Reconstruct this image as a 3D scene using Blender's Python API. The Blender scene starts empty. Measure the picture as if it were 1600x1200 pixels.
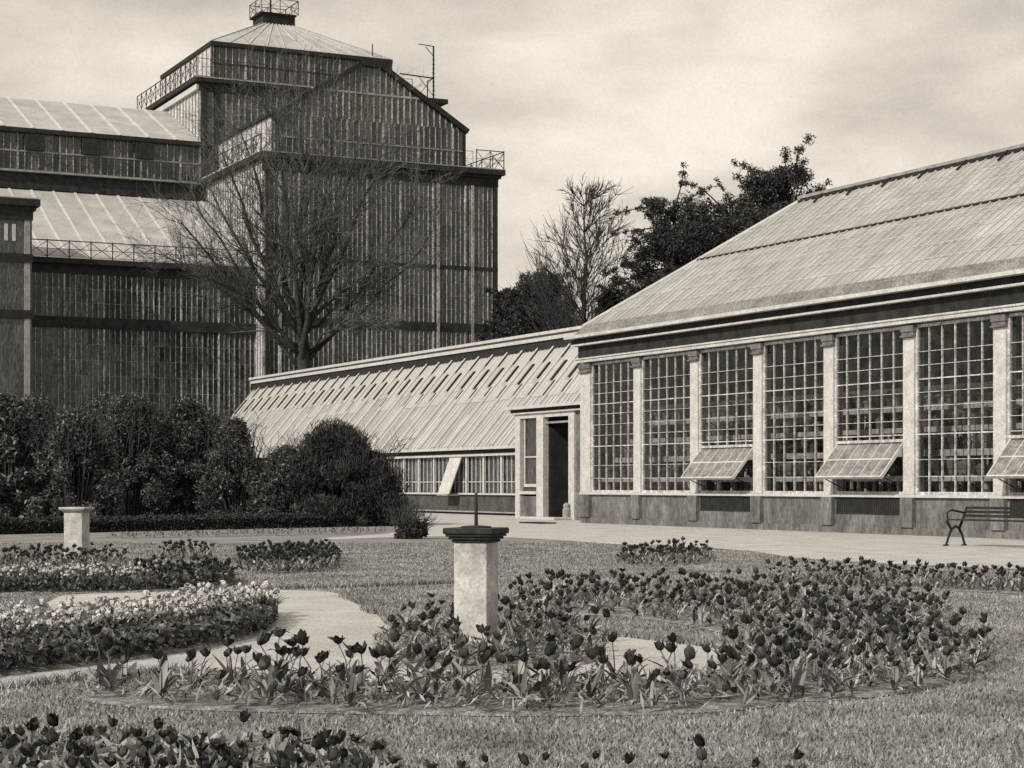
import bpy, math, random
import numpy as np
from mathutils import Vector
from mathutils.geometry import tessellate_polygon

# ------------------------------------------------------------------ camera, sky, sun, exposure
S = bpy.context.scene
COL = S.collection
H, F, CX, HY = 1.4, 3000.0, 800.0, 757.0
TH = math.atan(1470.0 / F)
CT, ST = math.cos(TH), math.sin(TH)
cam = bpy.data.objects.new('camera', bpy.data.cameras.new('camera'))
COL.objects.link(cam)
cam.location = (0, 0, H)
cam.rotation_euler = (math.pi / 2, 0, -TH)
cam.data.sensor_width = 36
cam.data.lens = F / 1600 * 36
cam.data.shift_y = (HY - 600) / 1600
cam.data.clip_end = 5000
S.camera = cam

TINT = (1.0, 0.922, 0.80)
SUN_EL = math.radians(36)
SUN_DIR = Vector((-0.955, -0.297, 0)).normalized() * math.cos(SUN_EL) + Vector((0, 0, math.sin(SUN_EL)))
w = bpy.data.worlds.new('World'); S.world = w; w.use_nodes = True
nt = w.node_tree; nt.nodes.clear()
def N(nt, t, **k):
    n = nt.nodes.new(t)
    for a, b in k.items():
        if a.startswith('i_'):
            key = a[2:]
            n.inputs[int(key) if key.isdigit() else key.replace('_', ' ')].default_value = b
        else: setattr(n, a, b)
    return n
sky = N(nt, 'ShaderNodeTexSky', sky_type='NISHITA', sun_disc=False, sun_elevation=SUN_EL,
        sun_rotation=math.atan2(SUN_DIR.x, SUN_DIR.y), air_density=1.0, dust_density=2.5)
bw = N(nt, 'ShaderNodeRGBToBW')
tc = N(nt, 'ShaderNodeTexCoord')
mp = N(nt, 'ShaderNodeMapping'); mp.inputs['Scale'].default_value = (1.0, 1.0, 2.4)
nz = N(nt, 'ShaderNodeTexNoise'); nz.inputs['Scale'].default_value = 6.0; nz.inputs['Detail'].default_value = 8; nz.inputs['Roughness'].default_value = 0.5
mp.inputs['Location'].default_value = (0.75, 0.2, 0.35)
cr = N(nt, 'ShaderNodeMapRange'); cr.inputs['From Min'].default_value = 0.38; cr.inputs['From Max'].default_value = 0.62
cr.inputs['To Min'].default_value = 0.74; cr.inputs['To Max'].default_value = 1.2
# a sheet of even cloud flattens the clear-sky gradient
flat = N(nt, 'ShaderNodeMix', data_type='FLOAT'); flat.inputs[0].default_value = 0.62
flat.inputs[3].default_value = 6.0
mul = N(nt, 'ShaderNodeMath', operation='MULTIPLY')
vm = N(nt, 'ShaderNodeVectorMath', operation='SCALE'); vm.inputs[0].default_value = TINT
bg = N(nt, 'ShaderNodeBackground'); bg.inputs['Strength'].default_value = 0.117
wo = N(nt, 'ShaderNodeOutputWorld')
L = nt.links.new
L(sky.outputs[0], bw.inputs[0]); L(tc.outputs['Generated'], mp.inputs[0]); L(mp.outputs[0], nz.inputs['Vector'])
L(nz.outputs[0], cr.inputs[0]); L(bw.outputs[0], flat.inputs[2]); L(flat.outputs[0], mul.inputs[0]); L(cr.outputs[0], mul.inputs[1])
n2 = N(nt, 'ShaderNodeTexNoise'); n2.inputs['Scale'].default_value = 700; n2.inputs['Detail'].default_value = 3; L(tc.outputs['Generated'], n2.inputs['Vector'])
r2_ = N(nt, 'ShaderNodeMapRange'); r2_.inputs['From Min'].default_value = .3; r2_.inputs['From Max'].default_value = .7; r2_.inputs['To Min'].default_value = .955; r2_.inputs['To Max'].default_value = 1.045
L(n2.outputs[0], r2_.inputs[0]); mul2 = N(nt, 'ShaderNodeMath', operation='MULTIPLY'); L(mul.outputs[0], mul2.inputs[0]); L(r2_.outputs[0], mul2.inputs[1])
L(mul2.outputs[0], vm.inputs['Scale']); L(vm.outputs[0], bg.inputs['Color']); L(bg.outputs[0], wo.inputs['Surface'])

sun = bpy.data.objects.new('sun', bpy.data.lights.new('sun', 'SUN')); COL.objects.link(sun)
sun.data.energy = 2.8; sun.data.angle = math.radians(0.6); sun.data.color = TINT
sun.rotation_euler = SUN_DIR.to_track_quat('Z', 'Y').to_euler()
S.view_settings.view_transform = 'Standard'; S.view_settings.look = 'None'
S.view_settings.exposure = 0.42; S.view_settings.gamma = 1.0
S.cycles.max_bounces = 8; S.cycles.transparent_max_bounces = 16
S.cycles.use_denoising = False
S.render.engine = 'CYCLES'

# ------------------------------------------------------------------ measuring helpers
def at(px, z, py=None, Z=None):
    lat = (px - CX) / F * z
    p = Vector((ST * z + CT * lat, CT * z - ST * lat, 0))
    p.z = Z if Z is not None else (H + (HY - py) / F * z if py is not None else 0)
    return p
def G(px, py):
    return at(px, H * F / (py - HY), Z=0)
def onY(px, Y, py):
    lat = (px - CX) / F
    return at(px, Y / (CT - ST * lat), py)
def onX(px, X, py):
    lat = (px - CX) / F
    return at(px, X / (ST + CT * lat), py)
def dist(p): return p.x * ST + p.y * CT

# ------------------------------------------------------------------ materials (greys; the light carries the print's warm tone)
MATS = {}
def mat(name, v, rough=0.8, scale=0, amt=0.3, bump=0, spec=0.3, island=0, stretch=(1, 1, 1), scale2=0, amt2=0.2, metal=0):
    if name in MATS: return MATS[name]
    m = bpy.data.materials.new(name); m.use_nodes = True
    t = m.node_tree; b = t.nodes['Principled BSDF']; lk = t.links.new
    b.inputs['Roughness'].default_value = rough; b.inputs['Specular IOR Level'].default_value = spec
    b.inputs['Metallic'].default_value = metal
    cur = None
    def mulby(sock):
        nonlocal cur
        if cur is None: cur = sock
        else:
            n = N(t, 'ShaderNodeMath', operation='MULTIPLY'); lk(cur, n.inputs[0]); lk(sock, n.inputs[1]); cur = n.outputs[0]
    tcn = N(t, 'ShaderNodeTexCoord'); geo = N(t, 'ShaderNodeNewGeometry')
    mpn = N(t, 'ShaderNodeMapping'); mpn.inputs['Scale'].default_value = stretch
    lk(geo.outputs['Position'], mpn.inputs[0])
    def noise(sc, am, det=5):
        n = N(t, 'ShaderNodeTexNoise'); n.inputs['Scale'].default_value = sc; n.inputs['Detail'].default_value = det
        n.inputs['Roughness'].default_value = 0.65
        lk(mpn.outputs[0], n.inputs['Vector'])
        r = N(t, 'ShaderNodeMapRange'); r.inputs['From Min'].default_value = 0.3; r.inputs['From Max'].default_value = 0.7
        r.inputs['To Min'].default_value = 1 - am; r.inputs['To Max'].default_value = 1 + am
        lk(n.outputs[0], r.inputs[0]); mulby(r.outputs[0]); return n
    n1 = noise(scale, amt) if scale else None
    if scale2: noise(scale2, amt2, 2)
    if island:
        r = N(t, 'ShaderNodeMapRange'); r.inputs['To Min'].default_value = 1 - island; r.inputs['To Max'].default_value = 1 + island
        lk(geo.outputs['Random Per Island'], r.inputs[0]); mulby(r.outputs[0])
    if cur is not None:
        n = N(t, 'ShaderNodeMath', operation='MULTIPLY'); lk(cur, n.inputs[0]); n.inputs[1].default_value = v
        c = N(t, 'ShaderNodeCombineColor')
        for k in range(3): lk(n.outputs[0], c.inputs[k])
        lk(c.outputs[0], b.inputs['Base Color'])
    else: b.inputs['Base Color'].default_value = (v, v, v, 1)
    if bump and n1:
        bp = N(t, 'ShaderNodeBump'); bp.inputs['Strength'].default_value = bump; bp.inputs['Distance'].default_value = 0.02
        lk(n1.outputs[0], bp.inputs['Height']); lk(bp.outputs[0], b.inputs['Normal'])
    MATS[name] = m
    return m

M_lawn = mat('lawn', 0.19, 0.95, 0.9, 0.4, 0.6, scale2=34, amt2=0.45)
M_grass = mat('grass_blade', 0.215, 0.8, 0.9, 0.4, island=0.55, spec=.15)
M_gravel = mat('gravel', 0.41, 0.95, 26, 0.35, 0.9, scale2=1.1, amt2=0.16)
M_soil = mat('soil', 0.17, 0.95, 9, 0.75, 0.9, scale2=45, amt2=0.6)
M_paint = mat('white_paint', 0.44, 0.6, 3.0, 0.2, scale2=18, amt2=0.22)
M_paintd = mat('weathered_paint', 0.24, 0.7, 2.5, 0.3, scale2=16, amt2=0.2)
M_plinth = mat('stained_stone', 0.12, 0.9, 1.3, 0.55, 0.4, stretch=(1, 1, 0.45), scale2=9, amt2=0.35)
M_roof = mat('whitewashed_glass', 0.33, 0.45, 0.5, 0.22, scale2=12, amt2=0.12, spec=0.4, island=.22)
M_roof2 = mat('pale_roof_glass', 0.36, 0.45, 0.8, 0.14, scale2=9, amt2=0.14, spec=0.4, island=.25)
M_bar = mat('pale_glazing_bar', 0.46, 0.6, 2, 0.12)
M_curb = mat('mossy_gutter', 0.17, 0.9, 0.9, 0.4, 0.4, scale2=14, amt2=0.5)
M_dark = mat('dark_iron_and_shade', 0.026, 0.8, 3, 0.4, spec=0.15)  # iron and dark trim; also the painted shade on the lean-to roof
M_frieze = mat('dark_trim_and_shade', 0.03, 0.9, 2, 0.5, spec=0.1)  # dark trim; also carries painted shade on the conservatory and lean-to
M_glassd = mat('dark_dusty_sparkle_glass', 0.05, 0.22, 0.35, 0.6, spec=0.5, island=.6, stretch=(2.2, 2.2, 0.4), scale2=6, amt2=0.95)  # dust, plus sparkle and patchy reflections put into the colour
M_glassp = mat('sunlit_side_glass', 0.45, 0.5, 0.7, 0.4, scale2=6, amt2=0.4)  # paler glass for sun-facing sides; the sunlight is put into its colour
M_dbar = mat('grey_glazing_bar', 0.27, 0.7, 0.5, 0.6, stretch=(2, 2, 0.8), scale2=5, amt2=0.8)
M_zinc = mat('zinc_roof', 0.36, 0.6, 0.5, 0.2, scale2=7, amt2=0.14)
M_zincb = mat('zinc_seam', 0.5, 0.5, 1, 0.15)
M_stone = mat('pedestal_stone', 0.37, 0.85, 4.5, 0.42, 0.5, scale2=40, amt2=0.2)
M_slab = mat('pedestal_slab', 0.03, 0.9, 9, 0.5, 0.6, scale2=40, amt2=0.3)
M_bark = mat('bark', 0.035, 0.9, 6, 0.5, 0.8)
M_barkp = mat('bark_pale', 0.075, 0.9, 4, 0.7, 0.6)
M_leafd = mat('dark_leaf', 0.03, 0.6, island=0.7)
M_leafm = mat('mixed_leaf', 0.06, 0.5, island=0.98, spec=0.45)
M_leafy = mat('yew_leaf', 0.032, 0.6, island=0.8)
M_tleaf = mat('tulip_leaf', 0.20, 0.6, island=0.85, spec=0.25)
M_stem = mat('tulip_stem', 0.09, 0.6, island=0.3)
M_head = mat('dark_petal', 0.03, 0.6, island=0.6)
M_white = mat('pale_petal', 0.41, 0.7, island=0.45)
M_inner = mat('inner_floor', 0.12, 0.9, 3, 0.3)
M_shelf = mat('staging_wood', 0.38, 0.8, 4, 0.5)
M_back = mat('inner_wall', 0.10, 0.9, 2, 0.4)
# window glass: lets the eye in, with a dusty sheen
M_pane = bpy.data.materials.new('window_glass'); M_pane.use_nodes = True
t = M_pane.node_tree; t.nodes.remove(t.nodes['Principled BSDF']); o = t.nodes['Material Output']
tr = N(t, 'ShaderNodeBsdfTransparent'); tr.inputs[0].default_value = (0.78, 0.78, 0.78, 1)
gl = N(t, 'ShaderNodeBsdfGlossy'); gl.inputs['Roughness'].default_value = 0.12; gl.inputs['Color'].default_value = (0.55, 0.55, 0.55, 1)
df = N(t, 'ShaderNodeBsdfDiffuse'); df.inputs[0].default_value = (0.2, 0.2, 0.2, 1)
fr = N(t, 'ShaderNodeFresnel'); fr.inputs[0].default_value = 1.45
m1 = N(t, 'ShaderNodeMixShader'); m2 = N(t, 'ShaderNodeMixShader')
gp = N(t, 'ShaderNodeNewGeometry'); nn = N(t, 'ShaderNodeTexNoise'); nn.inputs['Scale'].default_value = 2.5; nn.inputs['Detail'].default_value = 6
rr = N(t, 'ShaderNodeMapRange'); rr.inputs['From Min'].default_value = 0.4; rr.inputs['From Max'].default_value = 0.75; rr.inputs['To Max'].default_value = 0.12
t.links.new(gp.outputs['Position'], nn.inputs['Vector']); t.links.new(nn.outputs[0], rr.inputs[0])
t.links.new(rr.outputs[0], m1.inputs[0]); t.links.new(tr.outputs[0], m1.inputs[1]); t.links.new(df.outputs[0], m1.inputs[2])
t.links.new(fr.outputs[0], m2.inputs[0]); t.links.new(m1.outputs[0], m2.inputs[1]); t.links.new(gl.outputs[0], m2.inputs[2])
t.links.new(m2.outputs[0], o.inputs['Surface'])

# ------------------------------------------------------------------ mesh helpers
ORG = {}
def tag(o, label=None, cat=None, group=None, kind=None):
    for k, v in (('label', label), ('category', cat), ('group', group), ('kind', kind)):
        if v: o[k] = v
    return o
def thing(name, loc, label, cat, group=None):
    o = bpy.data.objects.new(name, None); COL.objects.link(o)
    o.empty_display_size = 0.2
    o.location = loc; ORG[o.name] = Vector(loc)
    return tag(o, label, cat, group)
class MB:
    def __init__(s): s.v = []; s.f = []; s.mi = []
    def quad(s, *p):
        n = len(s.v); s.v += [tuple(q) for q in p]; s.f.append(tuple(range(n, n + len(p)))); return s
    def box(s, x0, x1, y0, y1, z0, z1):
        n = len(s.v)
        s.v += [(x0, y0, z0), (x1, y0, z0), (x1, y1, z0), (x0, y1, z0), (x0, y0, z1), (x1, y0, z1), (x1, y1, z1), (x0, y1, z1)]
        s.f += [tuple(n + i for i in q) for q in ((0, 3, 2, 1), (4, 5, 6, 7), (0, 1, 5, 4), (1, 2, 6, 5), (2, 3, 7, 6), (3, 0, 4, 7))]
        return s
    def beam(s, p, q, w, h, up=(0, 0, 1)):
        p = Vector(p); q = Vector(q); d = (q - p)
        if d.length < 1e-6: return s
        d.normalize(); up = Vector(up); sd = d.cross(up)
        if sd.length < 1e-4: sd = d.cross(Vector((1, 0, 0)))
        sd.normalize(); u = sd.cross(d).normalized()
        n = len(s.v)
        for c in (p, q):
            for a, b in ((-1, -1), (1, -1), (1, 1), (-1, 1)):
                s.v.append(tuple(c + sd * a * w / 2 + u * b * h / 2))
        s.f += [tuple(n + i for i in r) for r in ((0, 1, 2, 3), (7, 6, 5, 4), (0, 4, 5, 1), (1, 5, 6, 2), (2, 6, 7, 3), (3, 7, 4, 0))]
        return s
    def tube(s, pts, rad, n=6):
        pts = [Vector(p) for p in pts]; base = len(s.v)
        for i, p in enumerate(pts):
            d = (pts[min(i + 1, len(pts) - 1)] - pts[max(i - 1, 0)]).normalized()
            a = d.cross(Vector((0.3, 0.9, 0.1)));
            if a.length < 1e-3: a = d.cross(Vector((1, 0, 0)))
            a.normalize(); b = d.cross(a)
            for k in range(n):
                t = 2 * math.pi * k / n
                s.v.append(tuple(p + (a * math.cos(t) + b * math.sin(t)) * rad[i]))
        for i in range(len(pts) - 1):
            for k in range(n):
                s.f.append((base + i * n + k, base + i * n + (k + 1) % n, base + (i + 1) * n + (k + 1) % n, base + (i + 1) * n + k))
        s.f.append(tuple(base + k for k in range(n))[::-1]); s.f.append(tuple(base + (len(pts) - 1) * n + k for k in range(n)))
        return s
    def lathe(s, c, prof, n=12, sx=1, sy=1):
        base = len(s.v)
        for r, z in prof:
            for k in range(n):
                t = 2 * math.pi * k / n
                s.v.append((c[0] + r * math.cos(t) * sx, c[1] + r * math.sin(t) * sy, c[2] + z))
        for i in range(len(prof) - 1):
            for k in range(n):
                s.f.append((base + i * n + k, base + i * n + (k + 1) % n, base + (i + 1) * n + (k + 1) % n, base + (i + 1) * n + k))
        s.f.append(tuple(base + k for k in range(n))[::-1]); s.f.append(tuple(base + (len(prof) - 1) * n + k for k in range(n)))
        return s
    def build(s, name, m, parent=None, label=None, smooth=False, bevel=0):
        me = bpy.data.meshes.new(name)
        off = ORG[parent.name] if parent else Vector((0, 0, 0))
        me.from_pydata([(a - off.x, b - off.y, c - off.z) for a, b, c in s.v], [], s.f)
        for mm in (m if isinstance(m, (list, tuple)) else [m]): me.materials.append(mm)
        if s.mi: me.polygons.foreach_set('material_index', s.mi)
        if smooth: me.polygons.foreach_set('use_smooth', [True] * len(me.polygons))
        me.update()
        o = bpy.data.objects.new(name, me); COL.objects.link(o)
        if parent: o.parent = parent
        ORG[o.name] = off
        if bevel:
            b = o.modifiers.new('bevel', 'BEVEL'); b.width = bevel; b.segments = 2
        if label: o['label'] = label
        return o
def np_mesh(name, V, Fq, m, parent=None, mi=None, k=4):
    """V (n,3) world coords, Fq (m,k) faces"""
    off = ORG[parent.name] if parent else Vector((0, 0, 0))
    me = bpy.data.meshes.new(name)
    V = (V - np.array(off)).astype(np.float32); Fq = Fq.astype(np.int32)
    me.vertices.add(len(V)); me.vertices.foreach_set('co', V.ravel())
    me.loops.add(Fq.size); me.loops.foreach_set('vertex_index', Fq.ravel())
    me.polygons.add(len(Fq)); me.polygons.foreach_set('loop_start', np.arange(0, Fq.size, k, dtype=np.int32))
    try: me.polygons.foreach_set('loop_total', np.full(len(Fq), k, dtype=np.int32))
    except Exception: pass
    for mm in (m if isinstance(m, (list, tuple)) else [m]): me.materials.append(mm)
    if mi is not None: me.polygons.foreach_set('material_index', mi.astype(np.int32))
    me.update(calc_edges=True); me.validate()
    o = bpy.data.objects.new(name, me); COL.objects.link(o)
    if parent: o.parent = parent
    ORG[o.name] = off
    return o

def sheet(name, poly, z, m, kind='structure', label=None):
    pts = [Vector((p.x, p.y, z)) for p in poly]
    tris = tessellate_polygon([pts])
    mb = MB(); mb.v = [tuple(p) for p in pts]
    for a, b, c in tris:
        n = (pts[b] - pts[a]).cross(pts[c] - pts[a])
        mb.f.append((a, b, c) if n.z > 0 else (a, c, b))
    o = mb.build(name, m); tag(o, label, None, None, kind); return o
def smooth_poly(px, it=2):
    for _ in range(it):
        q = []
        for i in range(len(px)):
            a, b = px[i], px[(i + 1) % len(px)]
            q += [(a[0] * .75 + b[0] * .25, a[1] * .75 + b[1] * .25), (a[0] * .25 + b[0] * .75, a[1] * .25 + b[1] * .75)]
        px = q
    return px
def inside(P, poly):
    x, y = P[:, 0], P[:, 1]; c = np.zeros(len(P), bool); n = len(poly)
    for i in range(n):
        x1, y1 = poly[i].x, poly[i].y; x2, y2 = poly[(i + 1) % n].x, poly[(i + 1) % n].y
        if y1 == y2: continue
        m = ((y1 > y) != (y2 > y)) & (x < (x2 - x1) * (y - y1) / (y2 - y1) + x1)
        c ^= m
    return c

def pane_grid(o, eu, ev, nu, nv, tilt, seed):
    """a glazed field of nu x nv separate panes spanned by vectors eu, ev from corner o"""
    mb = MB(); rr = random.Random(seed); o = Vector(o); eu = Vector(eu); ev = Vector(ev); n = eu.cross(ev).normalized()
    for i in range(nu):
        for j in range(nv):
            a = o + eu * (i / nu) + ev * (j / nv); b = a + eu / nu; c_ = b + ev / nv; d = a + ev / nv
            t1, t2 = rr.uniform(-tilt, tilt), rr.uniform(-tilt, tilt)
            mb.quad(a + n * (t1 + t2), b + n * (t2 - t1), c_ - n * (t1 + t2), d + n * (t1 - t2))
    return mb
# ------------------------------------------------------------------ ground
rng = np.random.default_rng(7); random.seed(7)
g = MB(); g.quad((-900, -300, 0), (1500, -300, 0), (1500, 1800, 0), (-900, 1800, 0))
tag(g.build('lawn', M_lawn), kind='structure')
path_px = [(560, 798), (617, 797), (800, 799), (905, 806), (1500, 830), (1900, 850), (2300, 872), (2300, 965), (1800, 905), (1600, 890), (1400, 882),
           (1240, 872), (1180, 862), (1100, 856), (950, 850), (890, 845), (800, 840), (700, 838), (640, 838.5), (505, 843.5), (505, 841), (600, 835),
           (640, 828), (600, 812)]
path_poly = [G(*p) for p in path_px]
sheet('path', path_poly, 0.004, M_gravel)
gr_px = smooth_poly([(62, 933), (200, 924), (380, 922), (500, 923), (548, 931), (580, 950), (610, 985), (700, 1005), (850, 1005), (925, 992), (1000, 999),
                     (1110, 1012), (1190, 1030), (1150, 1062), (950, 1070), (600, 1068), (450, 1062), (300, 1046), (180, 1052), (0, 1074), (-200, 1100),
                     (-200, 1086), (0, 1050), (200, 1020), (380, 990), (400, 965), (330, 955), (157, 970), (100, 972)], 1)
gr_poly = [G(*p) for p in gr_px]
sheet('gravel_path', gr_poly, 0.004, M_gravel)

# flower beds: low mounds of soil
BEDS = {}
def bed(key, px, hgt=0.05, it=2):
    hgt *= .5
    poly = [G(*p) for p in smooth_poly(px, it)]
    c = sum(poly, Vector()) / len(poly)
    mb = MB(); n = len(poly)
    for i, (s, z) in enumerate(((1.0, 0.006), (0.985, hgt * .7), (0.93, hgt), (0.5, hgt * 1.15))):
        for p in poly:
            q = c + (p - c) * s
            mb.v.append((q.x, q.y, z + (random.uniform(-.008, .008) if i else 0)))
        if i:
            for k in range(n): mb.f.append(((i - 1) * n + k, (i - 1) * n + (k + 1) % n, i * n + (k + 1) % n, i * n + k))
    mb.v.append((c.x, c.y, hgt * 1.15))
    for k in range(n): mb.f.append((3 * n + k, 3 * n + (k + 1) % n, 4 * n))
    # winding
    ar = sum(poly[i].x * poly[(i + 1) % n].y - poly[(i + 1) % n].x * poly[i].y for i in range(n))
    if ar < 0: mb.f = [f[::-1] for f in mb.f]
    o = mb.build('flower_bed', M_soil, smooth=True); tag(o, kind='structure')
    BEDS[key] = poly
bed('front', [(110, 1085), (300, 1068), (600, 1072), (950, 1074), (1130, 1064), (1250, 1085), (1200, 1112), (900, 1122), (600, 1118), (300, 1112), (140, 1102)])
bed('centre', [(570, 1010), (640, 980), (760, 968), (900, 980), (955, 1012), (930, 1042), (760, 1050), (610, 1044)], .08)
bed('right', [(1110, 1040), (1200, 1010), (1400, 990), (1545, 1005), (1560, 1035), (1480, 1075), (1300, 1100), (1150, 1092)])
bed('back', [(790, 935), (900, 925), (1100, 925), (1300, 935), (1440, 948), (1500, 972), (1440, 1000), (1300, 1010), (1180, 1002), (1000, 962), (800, 962)])
bed('farright', [(1195, 905), (1350, 906), (1600, 915), (1750, 925), (1750, 938), (1600, 928), (1350, 918), (1200, 914)], .04)
bed('small', [(952, 880), (1000, 868), (1090, 866), (1120, 875), (1080, 884), (980, 887)], .04)
bed('whitelow', [(-160, 1030), (0, 1006), (200, 984), (330, 960), (420, 958), (440, 972), (400, 1000), (200, 1034), (0, 1058), (-160, 1080)], .06)
bed('whiteup', [(-160, 920), (0, 910), (200, 903), (350, 903), (370, 911), (340, 922), (200, 927), (0, 929), (-160, 932)], .06)
bed('dialbed', [(-60, 890), (0, 878), (120, 872), (190, 878), (205, 885), (130, 892), (0, 896)], .04)
bed('tiny', [(238, 873), (280, 868), (330, 870), (334, 875), (280, 878)], .04)
bed('block', [(360, 888), (400, 870), (520, 868), (535, 880), (515, 893), (400, 898)], .04)
bed('fore', [(-120, 1205), (0, 1205), (300, 1208), (600, 1225), (640, 1250), (600, 1300), (-120, 1300)], .04)
bed('foreright', [(640, 1250), (900, 1246), (1230, 1250), (1300, 1260), (1200, 1300), (640, 1300)], .04)
bed('fringe', [(165, 836), (350, 832), (600, 827), (604, 833), (350, 839), (165, 842)], .03)

# ------------------------------------------------------------------ large conservatory on the right
X0, XC = 33.1, 38.8
YE = 61.75; BAY = 3.75; NB = 10; YN = YE - BAY * NB
cons = thing('conservatory', (X0, (YE + YN) / 2, 0), 'large stone and glass conservatory with white pilasters and a pale hipped roof at right', 'greenhouse')
def py(k): return YE - 0.35 - BAY * k
mb = MB().box(X0, X0 + .5, YN, YE, 0, 1.04).box(X0 - .08, X0, YN, YE, 0, .22)
mb.box(X0 + .5, 44.4, YE - .35, YE, 0, 7.05)
mb.box(44.0, 44.5, YN, YE - .35, 0, 7.1)
mb.build('wall', [M_plinth], cons)
MB().box(X0 - .1, X0 + .5, YN, YE + .05, 1.04, 1.12).build('sill', M_paint, cons)
MB().box(X0 + .5, 44, YN, YE - .35, 0.02, .1).build('floor', M_inner, cons)
for k in range(NB):
    wd = .42 if k == 0 else .27
    yc = py(k)
    y0, y1 = (yc - .36, YE + .04) if k == 0 else (yc - .24, yc + .24)
    p = MB().box(X0 - .06, X0 + .3, y0, y1, 1.12, 5.45).build('pilaster', M_paint, cons, bevel=.015)
    MB().box(X0 - .09, X0 + .3, y0 - .02, y1 + .02, 5.5, 5.6).box(X0 - .12, X0 + .3, y0 - .04, y1 + .04, 5.6, 5.78).box(X0 - .15, X0 + .3, y0 - .02, y1 + .02, 5.45, 5.5).build('capital', mat('shaded_capital_stone', .13, .9, 4, .4), p)  # architrave's shadow put into the capital's darker colour
    MB().box(X0 - .14, X0, y0 - .03, y1 + .03, .22, 1.04).build('pedestal', M_plinth, p)
    # window between this pilaster and the next
    a, b = y0, py(k + 1) + .24
    opening = k in (2, 4, 6, 8)
    w_ = MB(); xg = X0 + .06
    nx = 6
    for zz in (1.16, 5.74): w_.box(xg - .04, xg + .04, b, a, zz - .04, zz + .04)
    for yy in (a - .04, b + .04): w_.box(xg - .05, xg + .05, yy - .04, yy + .04, 1.2, 5.70)
    for i in range(1, nx):
        yy = b + (a - b) * i / nx
        w_.box(xg - .035, xg + .035, yy - .013, yy + .013, (2.66 if opening else 1.2), 5.70)
    for j, zz in enumerate((1.62, 2.08, 2.77, 3.16, 3.54, 3.92, 4.28, 4.66, 5.03)):
        if opening and zz < 2.6: continue
        w_.box(xg - .03, xg + .022, b + .08, a - .08, zz - (.016 if j in (2, 6) else .008), zz + (.016 if j in (2, 6) else .008))
    if opening: w_.box(xg - .06, xg + .05, b + .08, a - .08, 2.58, 2.66)
    wo_ = w_.build('window', mat('window_paint', .40, .7, 3, .4, scale2=12, amt2=.35), cons)
    zb = 2.62 if opening else 1.2
    pane_grid((xg + .005, a - .04, zb), (0, b - a + .08, 0), (0, 0, 5.70 - zb), 6, 10 if zb < 2 else 7, .0025, k).build('pane', M_pane, wo_)
    if opening:
        top = Vector((X0 + .1, 0, 2.6)); bot = Vector((X0 - .72, 0, 1.60)); d = bot - top
        s_ = MB(); u = (d.normalized()).cross(Vector((0, 1, 0)))
        ya, yb = a - .1, b + .1
        def PT(t, y): return Vector((top.x + d.x * t, y, top.z + d.z * t))
        for yy in (ya, yb): s_.beam(PT(0, yy), PT(1, yy), .09, .05, (0, 1, 0))
        for i in range(1, 6):
            yy = yb + (ya - yb) * i / 6; s_.beam(PT(.03, yy), PT(.97, yy), .03, .035, (0, 1, 0))
        for tt in (0, .5, 1): s_.beam(PT(tt, ya), PT(tt, yb), .035 if tt == .5 else .09, .05, tuple(d.normalized()))
        so = s_.build('open_sash', M_paint, wo_)
        MB().quad(PT(0, ya) + u * .005, PT(0, yb) + u * .005, PT(1, yb) + u * .005, PT(1, ya) + u * .005)
        pn = MB(); n = Vector((-d.z, 0, d.x)).normalized() * .006
        q = [PT(.02, ya), PT(.02, yb), PT(.98, yb), PT(.98, ya)]
        pn.v = [tuple(v - n) for v in q] + [tuple(v + n) for v in q]
        pn.f = [(0, 1, 2, 3), (7, 6, 5, 4), (0, 4, 5, 1), (1, 5, 6, 2), (2, 6, 7, 3), (3, 7, 4, 0)]
        pn.build('sash_glass', mat('dusty_sash_glass', .18, .3, 3, .5, spec=.6, scale2=14, amt2=.4), wo_)
        # arms that hold the sash
        for ys_ in (ya - .1, yb + .1): MB().beam((X0 + .12, ys_, 1.3), PT(.95, ys_), .025, .025).build('stay', M_dark, wo_)
        gz = MB()
        for i in range(28):
            yy = b + .12 + (a - b - .24) * (i + .5) / 28
            gz.box(X0 - .025, X0 - .004, yy - .012, yy + .012, .6, 1.0)
        gz.box(X0 - .03, X0 - .004, b + .1, a - .1, .56, .6)
        gz.box(X0 - .012, X0 - .004, b + .1, a - .1, .6, 1.02)
        gz.build('vent_grille', M_dark, cons)
# staging inside: tiers of shelves with pots
st = MB(); xs = X0 + .45
for i, zz in enumerate((1.55, 2.25, 2.95, 3.6, 4.2)):
    st.box(xs + i * .55, xs + i * .55 + .5, YN + .2, YE - .6, zz - .06, zz + .09 + .03 * (i % 2))
for k in range(NB * 2):
    yy = YE - 1 - k * BAY / 2
    for i in range(5): st.box(xs + i * .55 + .1, xs + i * .55 + .18, yy, yy + .08, .1, (1.55, 2.25, 2.95, 3.6, 4.2)[i])
st.build('plant_staging', M_shelf, cons)
pl = MB()
for i, zz in enumerate((1.64, 2.37, 3.04, 3.72, 4.29)):
    y = YN + .5
    while y < YE - .8:
        r = random.uniform(.09, .16); hh = random.uniform(.15, .4)
        pl.lathe((xs + i * .55 + .25, y, zz), ((r * .8, 0), (r, .16), (r * 1.3, .2), (r * random.uniform(1.2, 2), hh), (r * .5, hh + .12)), 6)
        y += random.uniform(.3, .75)
tag(pl.build('potted_plant', mat('pot_plants', .09, .8, island=.9)), 'rows of potted plants on the staging inside the conservatory', 'plants', None, 'stuff')
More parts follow.
